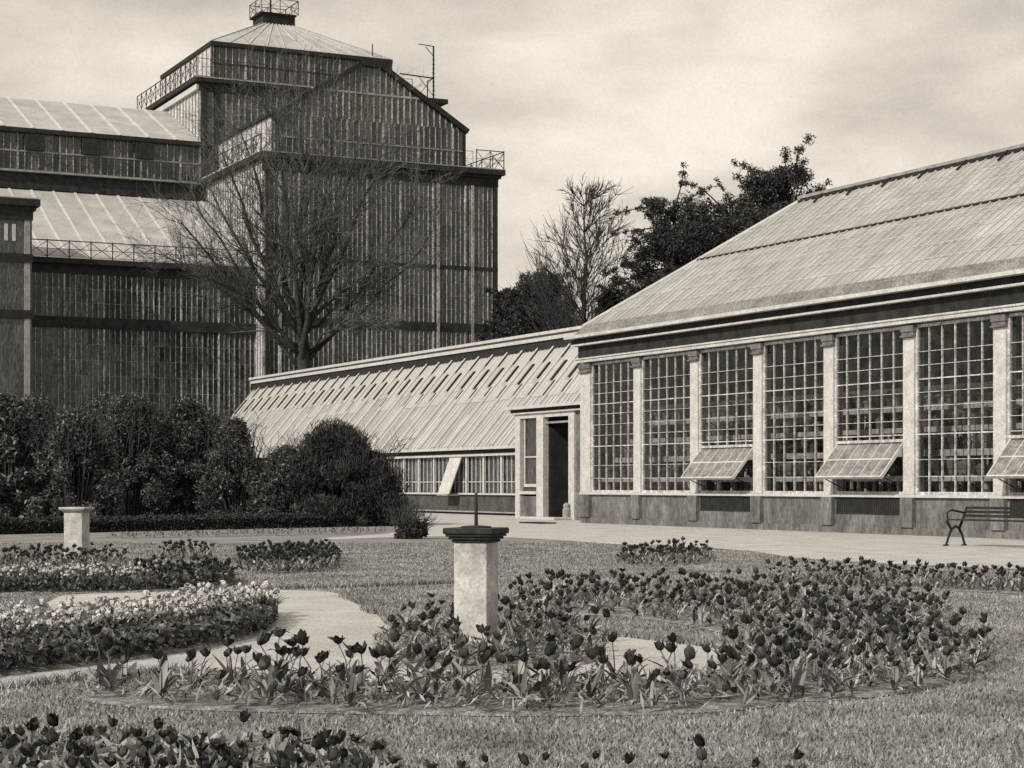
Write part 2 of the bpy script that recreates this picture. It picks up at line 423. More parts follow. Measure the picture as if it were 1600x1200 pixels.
# entablature
MB().box(X0 - .2, X0 + .5, YN, YE + .12, 5.82, 5.93).box(X0 - .24, X0 + .5, YN, YE + .15, 5.93, 5.98).build('architrave', M_paint, cons)
MB().box(X0 - .13, X0 + .5, YN, YE + .06, 5.99, 6.42).build('frieze', M_frieze, cons)  # cornice shadow painted in as a near-black band
MB().box(X0 - .36, X0 + .5, YN, YE + .2, 6.42, 6.48).box(X0 - .58, X0 + .5, YN, YE + .34, 6.68, 6.79).build('cornice', M_paint, cons)
MB().box(X0 - .3, X0 + .5, YN, YE + .22, 6.48, 6.66).build('cornice_cove', M_frieze, cons)  # soffit shade put into the cove's dark colour
c = MB(); xa, xb = X0 - .3, X0 + .05
z0, z1 = 6.79, 7.2
c.quad((xa, YN, z0), (xb, YN, z1), (xb, YE - .1, z1), (xa, YE + .2, z0))
c.quad((xa, YE + .2, z0), (xb, YE - .1, z1), (44.5, YE - .1, z1), (44.8, YE + .2, z0))
c.build('gutter_curb', M_curb, cons)
# hipped roof; ridge at XC
ZR, ZE = 11.39, 7.16
A = 5.7
r = MB()
xe = X0 + .03; ye = YE - .05
rp = random.Random(8); slv = Vector((XC - xe, 0, ZR - ZE)); npn = Vector((-(ZR - ZE), 0, XC - xe)).normalized()
yy = YN
while yy < ye - .02:
    y2 = min(yy + .40, ye)
    for ti in range(9):
        ta, tb = ti / 9, (ti + 1) / 9
        def lim(y_): return 1.0 if y_ < YE - A else max(0.0, (ye - y_) / (A - .05))
        if ta >= lim(yy): break
        a1, a2 = min(ta, lim(yy)), min(ta, lim(y2)); b1, b2 = min(tb, lim(yy)), min(tb, lim(y2)); e_ = rp.uniform(0, .012)
        P0 = Vector((xe, 0, ZE))
        q = [P0 + slv * a1 + Vector((0, yy, 0)), P0 + slv * b1 + Vector((0, yy, 0)), P0 + slv * b2 + Vector((0, y2, 0)), P0 + slv * a2 + Vector((0, y2, 0))]
        q = [p_ + npn * (e_ if n_ in (0, 3) else 0) for n_, p_ in enumerate(q)]
        if (q[3] - q[0]).length < .01 or (q[2] - q[1]).length < .001: q = [q[0], q[1], q[2], q[3]]
        r.quad(*q)
    yy = y2
r.quad((xe, ye, ZE), (XC, YE - A, ZR), (44.5, ye, ZE))
r.quad((44.5, ye, ZE), (XC, YE - A, ZR), (XC, YN, ZR), (44.5, YN, ZE))
r.quad((xe, YN, ZE), (44.5, YN, ZE), (XC, YN, ZR))
rf = r.build('roof', M_roof, cons)
t = M_roof.node_tree; b_ = t.nodes['Principled BSDF']; o = t.nodes['Material Output']; tl = N(t, 'ShaderNodeBsdfTranslucent'); tl.inputs[0].default_value = (.6, .6, .6, 1)
mx = N(t, 'ShaderNodeMixShader'); mx.inputs[0].default_value = .10; t.links.new(b_.outputs[0], mx.inputs[1]); t.links.new(tl.outputs[0], mx.inputs[2]); t.links.new(mx.outputs[0], o.inputs['Surface'])
gb = MB(); sl = Vector((XC - xe, 0, ZR - ZE)); nrm = Vector((-(ZR - ZE), 0, XC - xe)).normalized()
y = YN + .2
while y < ye - .1:
    tmax = 1 if y < YE - A else max(0, (ye - y) / (A - .05))
    if tmax > .03:
        p0 = Vector((xe, y, ZE)) + nrm * .02; p1 = p0 + sl * tmax
        gb.beam(p0, p1, .035, .05, tuple(nrm))
    y += .40
# hip bars and the laps half way
gb.beam((xe, ye, ZE + .03), (XC, YE - A, ZR + .03), .12, .08)
gb.build('glazing_bars', M_bar, rf)
th = .527; hx = xe + (XC - xe) * th; hz = ZE + (ZR - ZE) * th
MB().beam((hx, YN, hz + .05), (hx, ye - (A - .05) * th, hz + .03), .07, .05, tuple(nrm)).build('roof_step', M_dark, rf)
gb = MB()
for tt in (.12, .24, .36, .48, .62, .74, .86):
    hx = xe + (XC - xe) * tt; hz = ZE + (ZR - ZE) * tt
    gb.beam((hx, YN, hz + .016), (hx, ye - (A - .05) * tt, hz + .016), .03, .012, tuple(nrm))
gb.build('glass_laps', M_bar, rf)
rb = MB().beam((XC, YN, ZR + .08), (XC, YE - A + .1, ZR + .08), .24, .1)
rb.build('ridge_board', M_paintd, rf)
hk = MB(); y = YN
while y < YE - A:
    hk.beam((XC - .13, y, ZR + .02), (XC - .5, y, ZR - .3), .05, .06); y += 1.9
hk.beam((XC - .16, YN, ZR - .06), (XC - .16, YE - A, ZR - .06), .05, .07)
hk.build('ridge_hooks', M_dark, rf)

# ------------------------------------------------------------------ long low lean-to glasshouse
XL, XR, YF, YN2 = 38.0, 41.9, 125.0, 60.0
low = thing('lean_to_greenhouse', (XL, 95, 0), 'long low lean-to greenhouse with steep whitewashed glass roof running back to the tree', 'greenhouse')
MB().box(XL - .3, XL, 62, YF, .1, .16).build('kerb', M_paintd, low)
MB().box(XL, XL + .3, 62, YF, 0, .92).build('low_wall', mat('damp_stone', .06, .9, 1.5, .5, scale2=9, amt2=.4), low)
MB().box(XL + .3, XR + .5, YF - .3, YF, 0, 2.9).box(XR + .2, XR + .6, 62, YF - .3, 0, 8.0).build('wall', M_frieze, low)
MB().box(XL - .12, XL, 62, YF, .92, 1.0).box(XL - .14, XL + .3, 62, YF, 2.72, 2.82).box(XL - .3, XL + .3, 62, YF, 3.02, 3.14).build('eaves_board', M_paint, low)
MB().box(XL - .1, XL + .3, 62, YF, 2.82, 3.02).build('gutter', M_dark, low)
y = 73.0; k = 0
while y < 124:
    wi = MB().box(XL + .02, XL + .12, y, y + .12, 1.0, 2.72)
    n = 4
    for i in range(1, n): wi.box(XL + .08, XL + .13, y + i * 1.9 / n, y + i * 1.9 / n + .04, 1.0, 2.72)
    wi.box(XL - .02, XL + .1, y - .12, y, 1.0, 2.72)
    wi.box(XL + .07, XL + .12, y + .12, y + 1.8, 1.5, 1.54)
    ww = wi.build('window', M_paint, low)
    MB().box(XL + .15, XL + .16, y - .1, y + 1.8, 1.0, 2.72).build('pane', M_glassd, ww)
    y += 1.9
ze, zr = 3.14, 8.05
r = MB(); yy = 62.0; rp = random.Random(4)
while yy < YF + .1:
    y2 = min(yy + .415, YF + .1); k_ = rp.choice((0, 0, 0, .33, .5))
    if k_: r.quad((XL - .3, yy, ze), (XL - .3 + (XR - XL + .3) * k_, yy, ze + (zr - ze) * k_), (XL - .3 + (XR - XL + .3) * k_, y2, ze + (zr - ze) * k_), (XL - .3, y2, ze))
    r.quad((XL - .3 + (XR - XL + .3) * k_, yy, ze + (zr - ze) * k_), (XR, yy, zr), (XR, y2, zr), (XL - .3 + (XR - XL + .3) * k_, y2, ze + (zr - ze) * k_)); yy = y2
r.quad((XL - .3, YF + .1, ze - .06), (XR, YF + .1, zr - .06), (XR + .2, YF + .1, ze - .06))
rl = r.build('roof', M_roof2, low)
sl = Vector((XR - XL + .3, 0, zr - ze)); nrm = Vector((-(zr - ze), 0, XR - XL + .3)).normalized()
gb = MB(); y = 62.3; i = 0
while y < YF:
    p0 = Vector((XL - .3, y, ze)) + nrm * .03
    gb.beam(p0, p0 + sl, .05 if i % 4 else .14, .06 if i % 4 else .2, tuple(nrm)); y += .415; i += 1
gb.build('glazing_bars', M_bar, rl)
for i in range(0, 30):
    y = 62.3 + .415 * 4 * i + .16; p0 = Vector((XL - .3, y, ze)) + nrm * .012 + sl * .03
    MB().beam(p0, p0 + sl * .94, .09, .03, tuple(nrm)).build('roof_shade_strip', M_frieze, rl)  # dark strip laid beside each main bar as its shadow
# ventilator lights raised along the top, in two staggered tiers
for tier, (t0, t1) in enumerate(((.80, .985), (.60, .80), (.46, .60))):
    y = 62.6 + (0, .8, .3)[tier]; rv = random.Random(tier)
    while y < YF - 1:
        if tier < 2 or (rv.random() < .75 and y < 108):
            lift0 = .14 if tier == 0 else .11
            q0 = Vector((XL - .3, y, ze)) + sl * t0; q1 = Vector((XL - .3, y, ze)) + sl * t1
            v = MB(); dy = 1.24
            a0 = q0 + nrm * .035; a1 = q1 + nrm * .035
            top = [a0, a0 + Vector((0, dy, 0)), a1 + Vector((0, dy, 0)), a1]
            v.v = [tuple(p) for p in top] + [tuple(p - nrm * .03) for p in top]
            v.f = [(3, 2, 1, 0), (4, 5, 6, 7), (0, 1, 5, 4), (1, 2, 6, 5), (2, 3, 7, 6), (3, 0, 4, 7)]
            vo = v.build('ventilator', M_roof2, rl)
            # dark strip standing in for the shadow beside each light
            dk = MB(); b0 = q0 + sl * rv.uniform(0, .05) + Vector((0, dy + .10, 0)) + nrm * .05; b1 = q1 + Vector((0, dy + .10, 0)) + nrm * .05
            dk.beam(b0, b1, rv.uniform(.12, .2), .09, tuple(nrm)); dk.build('ventilator_shadow', M_dark, rl)
        y += 1.66
MB().box(XR - .35, XR + .5, 60.5, YF + .3, 8.25, 8.42).box(XR - .45, XR + .55, 60.5, YF + .35, 8.52, 8.66).build('ridge_board', M_paint, low)
MB().box(XR - .28, XR + .45, 60.5, YF + .25, 8.42, 8.52).build('ridge_groove', M_paintd, low)
MB().box(XR - .26, XR + .2, 60.5, YF + .2, 7.7, 8.25).build('shaded_ridge_louvre', M_dark, low)  # raised ridge wall, with the soffit's shade put into its dark colour

# pale board leaning against the low wall
b0 = onX(703, XL - .55, 772); b1 = onX(717, XL - .1, 716)
lb = MB(); yb = b0.y; ln = thing('leaning_board', (XL - .5, yb, 0), 'white painted board leaning against the low greenhouse windows', 'board')
lb.v = []
lo, hi = Vector((XL - .62, yb, .95)), Vector((XL - .17, yb - .45, 2.68))
wv = Vector((0, 1.3, 0)); tv = Vector((.05, 0, 0))
q = [lo, lo + wv, hi + wv, hi]; lb.v = [tuple(v) for v in q] + [tuple(v + tv) for v in q]
lb.f = [(3, 2, 1, 0), (4, 5, 6, 7), (0, 1, 5, 4), (1, 2, 6, 5), (2, 3, 7, 6), (3, 0, 4, 7)]
lbo = lb.build('panel', M_paint, ln)
MB().box(XL - .66, XL, yb, yb + 1.3, .87, .93).build('ledge', M_paintd, ln)

# ------------------------------------------------------------------ entrance porch between the two
XP = 35.3
por = thing('entrance_porch', (XP, 68.5, 0), 'white flat-roofed entrance porch with open dark doorway between the greenhouses', 'porch')
ya, yb = 62.0, 72.0
def yof(px): return onX(px, XP, 757).y
f_ = MB()
for a, b in ((805, 812), (838, 848.5), (888, 897)): f_.box(XP, XP + .25, yof(b), yof(a), 0, 4.12)
f_.box(XP, XP + .25, yof(897), yof(805), 4.12, 4.3)
f_.box(XP - .03, XP + .2, yof(838), yof(812), 1.0, 1.12)
f_.build('frame', M_paint, por)
MB().box(XP - .25, XL + .2, ya, yb + .3, 4.5, 4.62).box(XP - .1, XL + .2, ya, yb + .15, 4.3, 4.36).build('cornice', M_paint, por)
MB().box(XP - .05, XL + .2, ya, yb + .1, 4.36, 4.5).build('frieze', M_frieze, por)
MB().box(XP + .1, XP + .25, ya, yof(897), 0, 4.3).build('wall', M_plinth, por); MB().box(XP + .25, XL + .2, yb - .25, yb, 0, 4.3).build('wall', M_plinth, por); MB().box(XP + .06, XP + .2, yof(838), yof(812), 0, .92).build('panel', M_plinth, por)
MB().box(XP + .25, XL, ya, yb - .25, .02, .06).build('floor', M_inner, por)
wi = MB()
y0, y1 = yof(838), yof(812)
wi.box(XP + .08, XP + .14, y0, y0 + .1, 1.3, 4.12).box(XP + .08, XP + .14, y1 - .3, y1 - .22, 1.3, 4.12).box(XP + .08, XP + .14, y0 + .1, y1 - .3, 2.5, 2.56).box(XP + .06, XP + .16, y0 + .1, y1 - .3, 1.3, 1.42)
wpo = wi.build('window', M_paint, por)
MB().box(XP + .16, XP + .17, y0, y1, 1.12, 4.12).build('pane', M_glassd, wpo)
# open door leaf turned inward, seen edge on in the dark
d0, d1 = yof(888), yof(848.5)
do = MB().box(XP + .25, XP + 1.9, d1 - .14, d1 - .08, .05, 3.7).build('door', M_frieze, por)
MB().box(XP + .1, XP + .24, d0, d1, 3.86, 3.94).build('transom', M_paintd, por)
MB().lathe((XP - .1, d0 - .05, 0), ((.16, 0), (.17, .4), (.13, .46), (.15, .6), (.05, .68)), 10).build('guard_stone', M_paintd, por)
MB().box(XP - .8, XP, d0 - .3, d1 + .5, 0, .1).build('doorstep', M_paint, por, bevel=.02)
mt = G(840, 818)
o = MB().box(mt.x - .35, mt.x + .35, mt.y - .8, mt.y + .8, .006, .05).build('doormat', M_dark)
tag(o, 'dark doormat lying on the gravel before the porch door', 'doormat')

# ------------------------------------------------------------------ great palm house
ph = thing('palm_house', (57, 155, 0), 'huge dark glass palm house with square tower, gabled transept and long wing', 'building')
def wallY(x0, x1, Y, z0, z1, s=.5, major=6, name='glass_wall', base=0):
    nz_ = max(1, round((z1 - z0) / 1.15)); nx_ = max(2, int((x1 - x0) / s))
    g_ = pane_grid((x0, Y, z0), (x1 - x0, 0, 0), (0, 0, z1 - z0), nx_, nz_, .004, int(x0 * 7 + z0)).box(x0, x1, Y + .03, Y + .15, z0, z1).build(name, M_glassd, ph)
    b_ = MB(); n = max(2, int((x1 - x0) / s)); rr = random.Random(int(x0 * 10 + z0))
    for i in range(n + 1):
        x = x0 + (x1 - x0) * i / n
        big = i % major == 0
        wd = .13 if big else rr.choice((.03, .04, .05, .07))
        b_.box(x - wd / 2, x + wd / 2, Y - (.14 if big else .07), Y, z0, z1)
    for j in range(1, nz_):
        zz = z0 + (z1 - z0) * j / nz_; b_.box(x0, x1, Y - .03, Y, zz - .010, zz + .010)
    b_.build('glazing_bars', M_dbar, g_)
    return g_
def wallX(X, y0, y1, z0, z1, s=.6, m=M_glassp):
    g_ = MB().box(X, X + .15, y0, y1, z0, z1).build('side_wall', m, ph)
    b_ = MB(); n = max(2, int((y1 - y0) / s))
    for i in range(n + 1):
        y = y0 + (y1 - y0) * i / n; b_.box(X - .08, X, y - .04, y + .04, z0, z1)
    b_.build('glazing_bars', M_paintd, g_)
def bandY(x0, x1, Y, z0, z1, pr, m, name='string_course'):
    return MB().box(x0, x1, Y - pr, Y + .2, z0, z1).build(name, m, ph)
def railing(p, q, h, n, name='gallery_railing', r=.035, cross=True):
    p = Vector(p); q = Vector(q); b = MB(); up = Vector((0, 0, h))
    b.beam(p + up, q + up, r * 1.8, r * 1.8); b.beam(p + up * .52, q + up * .52, r, r)
    for i in range(n + 1):
        a = p.lerp(q, i / n); b.beam(a, a + up * 1.05, r * 1.7, r * 1.7)
        if i < n and cross:
            c_ = p.lerp(q, (i + 1) / n); b.beam(a + up * .05, c_ + up * .95, r, r); b.beam(a + up * .95, c_ + up * .05, r, r)
    return b.build(name, M_dark, ph)
# transept
TX0, TX1, TY = 47.5, 67.2, 140.0
for z0, z1 in ((0, 13.6), (14.3, 18.6), (18.9, 25.4)): wallY(TX0, TX1, TY, z0, z1, .40, 7)
bandY(TX0 - .1, TX1 + .1, TY, 13.6, 14.3, .12, M_frieze)
bandY(TX0 - .1, TX1 + .1, TY, 18.6, 18.9, .08, M_dark)
for xx, m_ in ((TX0 + .2, M_dark), (TX0 + 1.25, M_dbar), (TX1 - .15, M_dark), (TX1 - 2.2, M_dbar), (TX1 - 5.2, M_dbar)):
    MB().box(xx - .11, xx + .11, TY - .2, TY, 0, 25.4).build('pilaster', m_, ph)
MB().box(TX0 - .1, TX1 + .1, TY - .15, TY + .2, 25.4, 26.1).build('frieze', M_frieze, ph)
MB().box(TX0 - .5, TX1 + .55, TY - .55, TY + .3, 26.35, 26.75).box(TX0 - .25, TX1 + .3, TY - .3, TY + .25, 26.1, 26.35).build('cornice', M_dark, ph)
MB().box(TX0 - .52, TX1 + .57, TY - .57, TY - .5, 26.76, 26.84).build('cornice_edge', M_paintd, ph)
MB().box(TX0 - .45, TX0 + .1, TY + .3, 155, 26.3, 26.75).build('cornice', M_dark, ph)
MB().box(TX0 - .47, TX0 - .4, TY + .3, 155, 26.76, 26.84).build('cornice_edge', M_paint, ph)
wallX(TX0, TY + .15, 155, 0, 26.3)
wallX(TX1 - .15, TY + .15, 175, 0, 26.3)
# upper gabled storey
UX0, UX1, UY = 48.75, 64.9, 141.3
wallY(UX0, UX1, UY, 26.8, 28.3, .5, 6); wallY(UX0, UX1, UY, 28.45, 30.1, .5, 6)
bandY(UX0, UX1, UY, 28.3, 28.45, .1, M_paintd)
UM = (UX0 + UX1) / 2
gz = MB().quad((UX0, UY, 30.1), (UX1, UY, 30.1), (UM + .8, UY, 34.5), (UM - .8, UY, 34.5)).build('gable', M_glassd, ph)
gb = MB(); x = UX0 + .5
while x < UX1:
    hh = 30.1 + 4.4 * min(1, (x - UX0) / (UM - .8 - UX0), (UX1 - x) / (UX1 - UM - .8))
    gb.box(x - .05, x + .05, UY - .07, UY - .003, 30.1, hh); x += .52
gb.box(UM - 5, UM + 5, UY - .1, UY - .07, 32.2, 32.35)
gb.build('glazing_bars', M_dbar, gz)
vb = MB()
for a, b in (((UX0 - .3, 29.95), (UM - .8, 34.6)), ((UM - .8, 34.6), (UM + .8, 34.6)), ((UM + .8, 34.6), (UX1 + .3, 29.95))):
    vb.beam((a[0], UY - .05, a[1]), (b[0], UY - .05, b[1]), .5, .4, (0, 0, 1))
vb.build('bargeboard', M_dark, ph)
MB().box(UX1 - .15, UX1 + .12, UY - .12, UY + .1, 26.8, 30.0).box(UX0 - .12, UX0 + .12, UY - .12, UY + .1, 26.8, 30.0).build('corner_post', M_dark, ph)
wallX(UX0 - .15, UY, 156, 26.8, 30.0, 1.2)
MB().box(UX1, UX1 + .15, UY, 156, 26.8, 30.0).build('side_wall', M_glassd, ph)
tr_ = MB()
tr_.quad((UX0 - .3, UY, 30.0), (UM - .8, UY, 34.65), (UM - .8, 156, 34.65), (UX0 - .3, 156, 30.0))
tr_.quad((UM - .8, UY, 34.65), (UM + .8, UY, 34.65), (UM + .8, 156, 34.65), (UM - .8, 156, 34.65))
tr_.quad((UM + .8, UY, 34.65), (UX1 + .3, UY, 30.0), (UX1 + .3, 156, 30.0), (UM + .8, 156, 34.65))
tr_.build('roof', M_zinc, ph)
MB().box(UX0 - .4, UX0 + .1, UY, 156, 29.9, 30.15).build('eaves', M_dark, ph)
MB().box(TX0, TX1, TY + .1, 156, 26.6, 26.72).build('gallery_floor', M_zinc, ph)
railing((TX1 + .45, TY - .45, 26.8), (TX1 + .45, 150, 26.8), 1.45, 5)
railing((UX1 + .3, TY - .45, 26.8), (TX1 + .45, TY - .45, 26.8), 1.45, 2)
railing((TX0 - .35, TY - .3, 26.8), (TX0 - .35, 154, 26.8), 1.3, 8)
railing((TX0 - .35, TY - .45, 26.8), (UX1, TY - .45, 26.8), 1.3, 12, r=.02)
# small landing with ladder frame on the right roof slope
pm = onY(675, UY + .3, 155)
lad = MB().box(pm.x - 1.3, pm.x + 1.2, UY - .2, UY + 1.6, pm.z - .35, pm.z).build('roof_landing', M_dark, ph)
t_ = MB(); x = pm.x; zt = onY(675, UY, 72).z; zm = onY(675, UY, 122).z
t_.beam((x, UY, pm.z), (x, UY, zt), .1, .1); t_.beam((x - 1.3, UY, zt + .05), (x + .05, UY, zt - .02), .06, .06)
t_.beam((x - .7, UY, zt - .1), (x, UY, zt - .8), .05, .05)
t_.beam((onY(625, UY, 120).x, UY, zm + .1), (x, UY, zm), .09, .09); t_.beam((x - 1.4, UY, pm.z), (x - .1, UY, zm), .04, .04); t_.beam((x, UY, pm.z + .2), (x - 1.3, UY, zm), .04, .04)
t_.beam((x, UY + 1.2, pm.z), (x, UY + 1.2, zm), .07, .07); t_.beam((x, UY, zm), (x, UY + 1.2, zm), .06, .06)
for i in range(9): t_.beam((x - .15, UY, pm.z + .3 + i * .35), (x + .15, UY, pm.z + .3 + i * .35), .04, .04)
t_.build('ladder_frame', M_dark, lad)
# tower
WX0, WX1, WY = 47.0, 66.0, 155.0
wallY(WX0, WX1, WY, 24, 34.2, .55, 6)
for xx in (WX0 + .35, WX0 + 1.5): MB().box(xx - .25, xx + .25, WY - .2, WY, 24, 34.2).build('pilaster', M_dark, ph)
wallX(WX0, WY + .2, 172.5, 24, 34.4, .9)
MB().box(WX0, WX0 + 19, 172.5, 172.8, 20, 35).build('back_wall', M_glassd, ph)
MB().box(WX1 - .2, WX1, WY + .2, 172.5, 20, 35).build('side_wall', M_glassd, ph)
MB().box(WX0 - .1, WX1 + .1, WY - .2, WY + .1, 34.2, 34.9).build('frieze', M_frieze, ph)
MB().box(WX0 - .5, WX1 + .3, WY - .6, WY + .1, 34.9, 35.35).box(WX0 - .5, WX0 + .1, WY + .1, 173, 34.95, 35.35).build('cornice', M_dark, ph)
MB().box(WX0 - .54, WX1 + .3, WY - .64, WY - .55, 35.2, 35.32).build('cornice_edge', M_paintd, ph)
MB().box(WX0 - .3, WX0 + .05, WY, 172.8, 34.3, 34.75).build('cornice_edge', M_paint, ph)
MB().box(WX0, WX1, WY, 172.8, 35.3, 35.42).build('gallery_floor', M_zinc, ph)
railing((WX0 - .45, WY - .5, 35.4), (WX0 - .45, 173, 35.4), 1.5, 12)
railing((WX0 - .45, WY - .5, 35.4), (WX1, WY - .5, 35.4), 1.4, 16, r=.02)
AX0, AX1, AY0, AY1 = 48.6, 64.5, 156.5, 171.3
wallY(AX0, AX1, AY0, 35.4, 36.9, .55, 5); wallY(AX0, AX1, AY0, 37.0, 38.4, .55, 5)
bandY(AX0, AX1, AY0, 36.9, 37.0, .1, M_dark)
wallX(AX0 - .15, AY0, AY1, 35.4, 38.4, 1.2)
MB().box(AX0 - .12, AX0 + .2, AY0 - .12, AY0, 35.4, 38.4).build('corner_post', M_dark, ph)
MB().box(AX1 - .15, AX1, AY0, AY1, 35.4, 38.4).box(AX0, AX1, AY1, AY1 + .1, 35.4, 38.4).build('back_wall', M_glassd, ph)
MB().box(AX0 - .3, AX1 + .35, AY0 - .35, AY1 + .3, 38.4, 38.75).box(AX1 - 1.2, AX1 + .3, AY0 - .34, AY1, 37.7, 38.4).build('eaves', M_dark, ph)
ax, ay = (AX0 + AX1) / 2, (AY0 + AY1) / 2
c4 = [(AX0 - .2, AY0 - .25), (AX1 + .2, AY0 - .25), (AX1 + .2, AY1 + .2), (AX0 - .2, AY1 + .2)]
t4 = [(ax - 1.5, ay - 1.4), (ax + 1.5, ay - 1.4), (ax + 1.5, ay + 1.4), (ax - 1.5, ay + 1.4)]
pr = MB()
for i in range(4):
    a, b = c4[i], c4[(i + 1) % 4]; c_, d_ = t4[(i + 1) % 4], t4[i]
    pr.quad((*a, 38.76), (*b, 38.76), (*c_, 42.3), (*d_, 42.3))
pro = pr.build('pyramid_roof', M_zinc, ph)
sm = MB()
for i in range(4):
    a, b = c4[i], c4[(i + 1) % 4]; c_, d_ = t4[(i + 1) % 4], t4[i]
    for k in range(0, 11):
        u = k / 10; sm.beam((a[0] + (b[0] - a[0]) * u, a[1] + (b[1] - a[1]) * u, 38.8), (d_[0] + (c_[0] - d_[0]) * u, d_[1] + (c_[1] - d_[1]) * u, 42.34), .07, .05)
sm.build('roof_seams', M_zincb, pro)
MB().box(ax - 1.5, ax + 1.5, ay - 1.4, ay + 1.4, 42.2, 43.15).box(ax - 1.8, ax + 1.6, ay - 1.55, ay + 1.5, 43.15, 43.3).build('lantern', M_dark, ph)
cs = [(ax - 1.7, ay - 1.7), (ax + 1.7, ay - 1.7), (ax + 1.7, ay + 1.7), (ax - 1.7, ay + 1.7)]
for i in range(4): railing((*cs[i], 43.2), (*cs[(i + 1) % 4], 43.2), 1.3, 2, 'lantern_railing', r=.03)
MB().beam((ax - .9, ay - 1.7, 43.2), (ax - .9, ay - 1.7, 45.4), .13, .13).build('finial', M_dark, ph)
fi = onY(582, AY0, 88)
MB().beam((fi.x, AY0, 38.7), (fi.x, AY0, 40.0), .07, .07).build('finial', M_dark, ph)
# wing to the left: clerestory, upper roof, lower roof, lower wall
VX = 12.0
wallY(VX, WX0, WY, 26.6, 28.0, .55, 6); wallY(VX, WX0, WY, 28.12, 29.5, .55, 6)
bandY(VX, WX0, WY, 28.0, 28.12, .1, M_paintd)
bandY(VX, WX0, WY, 25.0, 26.3, .45, M_frieze, 'frieze')
bandY(VX, WX0 - .4, WY, 26.3, 26.45, .8, M_paintd, 'cornice_edge')
railing((VX, WY - .7, 26.45), (WX0 - .4, WY - .7, 26.45), 1.1, 24, r=.02)
bandY(VX, WX0, WY, 29.5, 29.85, .45, M_dark, 'eaves')
for px_ in (-36, 54, 143, 226):
    v_ = onY(px_, WY - .3, 236)
    MB().box(v_.x - .75, v_.x + .75, WY - .55, WY - .15, 28.1, 29.4).build('vent_box', M_dark, ph)
ur = MB().quad((VX, WY - .45, 29.86), (WX0, WY - .45, 29.86), (WX0, 164.5, 34.1), (VX, 164.5, 34.1)).quad((VX, 164.5, 34.1), (WX0, 164.5, 34.1), (WX0, 175, 29.8), (VX, 175, 29.8))
uro = ur.build('upper_roof', M_zinc, ph)
sm = MB(); x = VX
while x < WX0:
    sm.beam((x, WY - .45, 29.9), (x, 164.5, 34.14), .22, .06); x += 2.35
sm.build('roof_seams', M_zincb, uro)
lr = MB().quad((VX, 141.7, 18.15), (TX0, 141.7, 18.15), (TX0, WY, 25.1), (VX, WY, 25.1))
lro = lr.build('lower_roof', M_zinc, ph)
sm = MB(); x = VX
while x < TX0:
    sm.beam((x, 141.8, 18.2), (x, WY, 25.14), .2, .06); x += 1.75
sm.build('roof_seams', M_zincb, lro)
LY = 142.0
for z0, z1 in ((0, 13.0), (13.8, 17.0)): wallY(VX, TX0, LY, z0, z1, .42, 7)
bandY(VX, TX0, LY, 13.0, 13.8, .2, M_frieze)
bandY(VX, TX0, LY, 17.0, 17.7, .1, M_frieze, 'frieze')
bandY(VX, TX0, LY, 17.7, 18.1, .6, M_dark, 'cornice')
railing((VX, LY - .5, 18.1), (TX0, LY - .5, 18.1), 1.25, 22, r=.04)
# stair turret at far left
SX0, SX1, SY = 26.3, 29.5, 138.0
MB().box(SX0, SX1, SY, LY, 0, 21.0).build('turret', M_glassd, ph)
MB().box(SX0 - .1, SX0 + .22, SY - .12, SY, 0, 21).box(SX1 - .55, SX1 - .15, SY - .12, SY, 0, 21).box(SX0 - .62, SX0 - .12, SY + .1, SY + .4, 0, 20.8).build('turret_pilaster', M_paintd, ph)
MB().box(SX0 - .4, SX1 + .5, SY - .5, LY, 21.2, 21.7).box(SX0 - .2, SX1 + .25, SY - .25, LY, 20.9, 21.2).build('turret_cornice', M_dark, ph)
MB().box(SX0 - .3, SX1 + .4, SY - .4, LY, 21.7, 21.8).build('turret_roof', M_zinc, ph)
tw = MB()
for i in range(3): tw.box(SX0 + .7 + i * .55, SX0 + .95 + i * .55, SY - .05, SY, 18.7, 19.9)
tw.build('turret_window', M_paint, ph)
for a_, b_ in ((17.2, 17.8), (13.2, 13.8), (20.2, 20.9)): MB().box(SX0 - .05, SX1 + .05, SY - .18, SY, a_, b_).build('string_course', M_dark, ph)

# ------------------------------------------------------------------ trees
TWIG = .014
def rand_dir(rr): 
    v = Vector((rr.gauss(0, 1), rr.gauss(0, 1), rr.gauss(0, 1))); return v.normalized()
def grow(mb, rr, p, d, L_, r, depth, up=.15, sides=5, spread=.55, wob=.18, tips=None):
    pts = [p]; rad = [r]; n = max(3, int(L_ / .9)) if depth > 1 else 3
    q = p.copy(); dd = d.copy()
    for i in range(n):
        dd = (dd + rand_dir(rr) * wob + Vector((0, 0, up * .35))).normalized()
        q = q + dd * (L_ / n); pts.append(q.copy()); rad.append(r * (1 - .62 * (i + 1) / n))
    mb.tube(pts, rad, sides if r > .05 else 3)
    if tips is not None and depth <= 1: tips.append(q.copy())
    if depth <= 0: return
    k = rr.randint(3, 5) if depth > 1 else rr.randint(3, 5)
    for j in range(k):
        i = min(n, max(1, int(n * (.3 + .7 * (j + rr.random() * .6) / k))))
        base = pts[i]; rb = rad[i] * rr.uniform(.55, .8)
        nd = (dd * (1 - spread) + rand_dir(rr) * spread + Vector((0, 0, up))).normalized()
        grow(mb, rr, base, nd, L_ * rr.uniform(.45, .72), max(rb, TWIG), depth - 1, up, sides, spread, wob, tips)

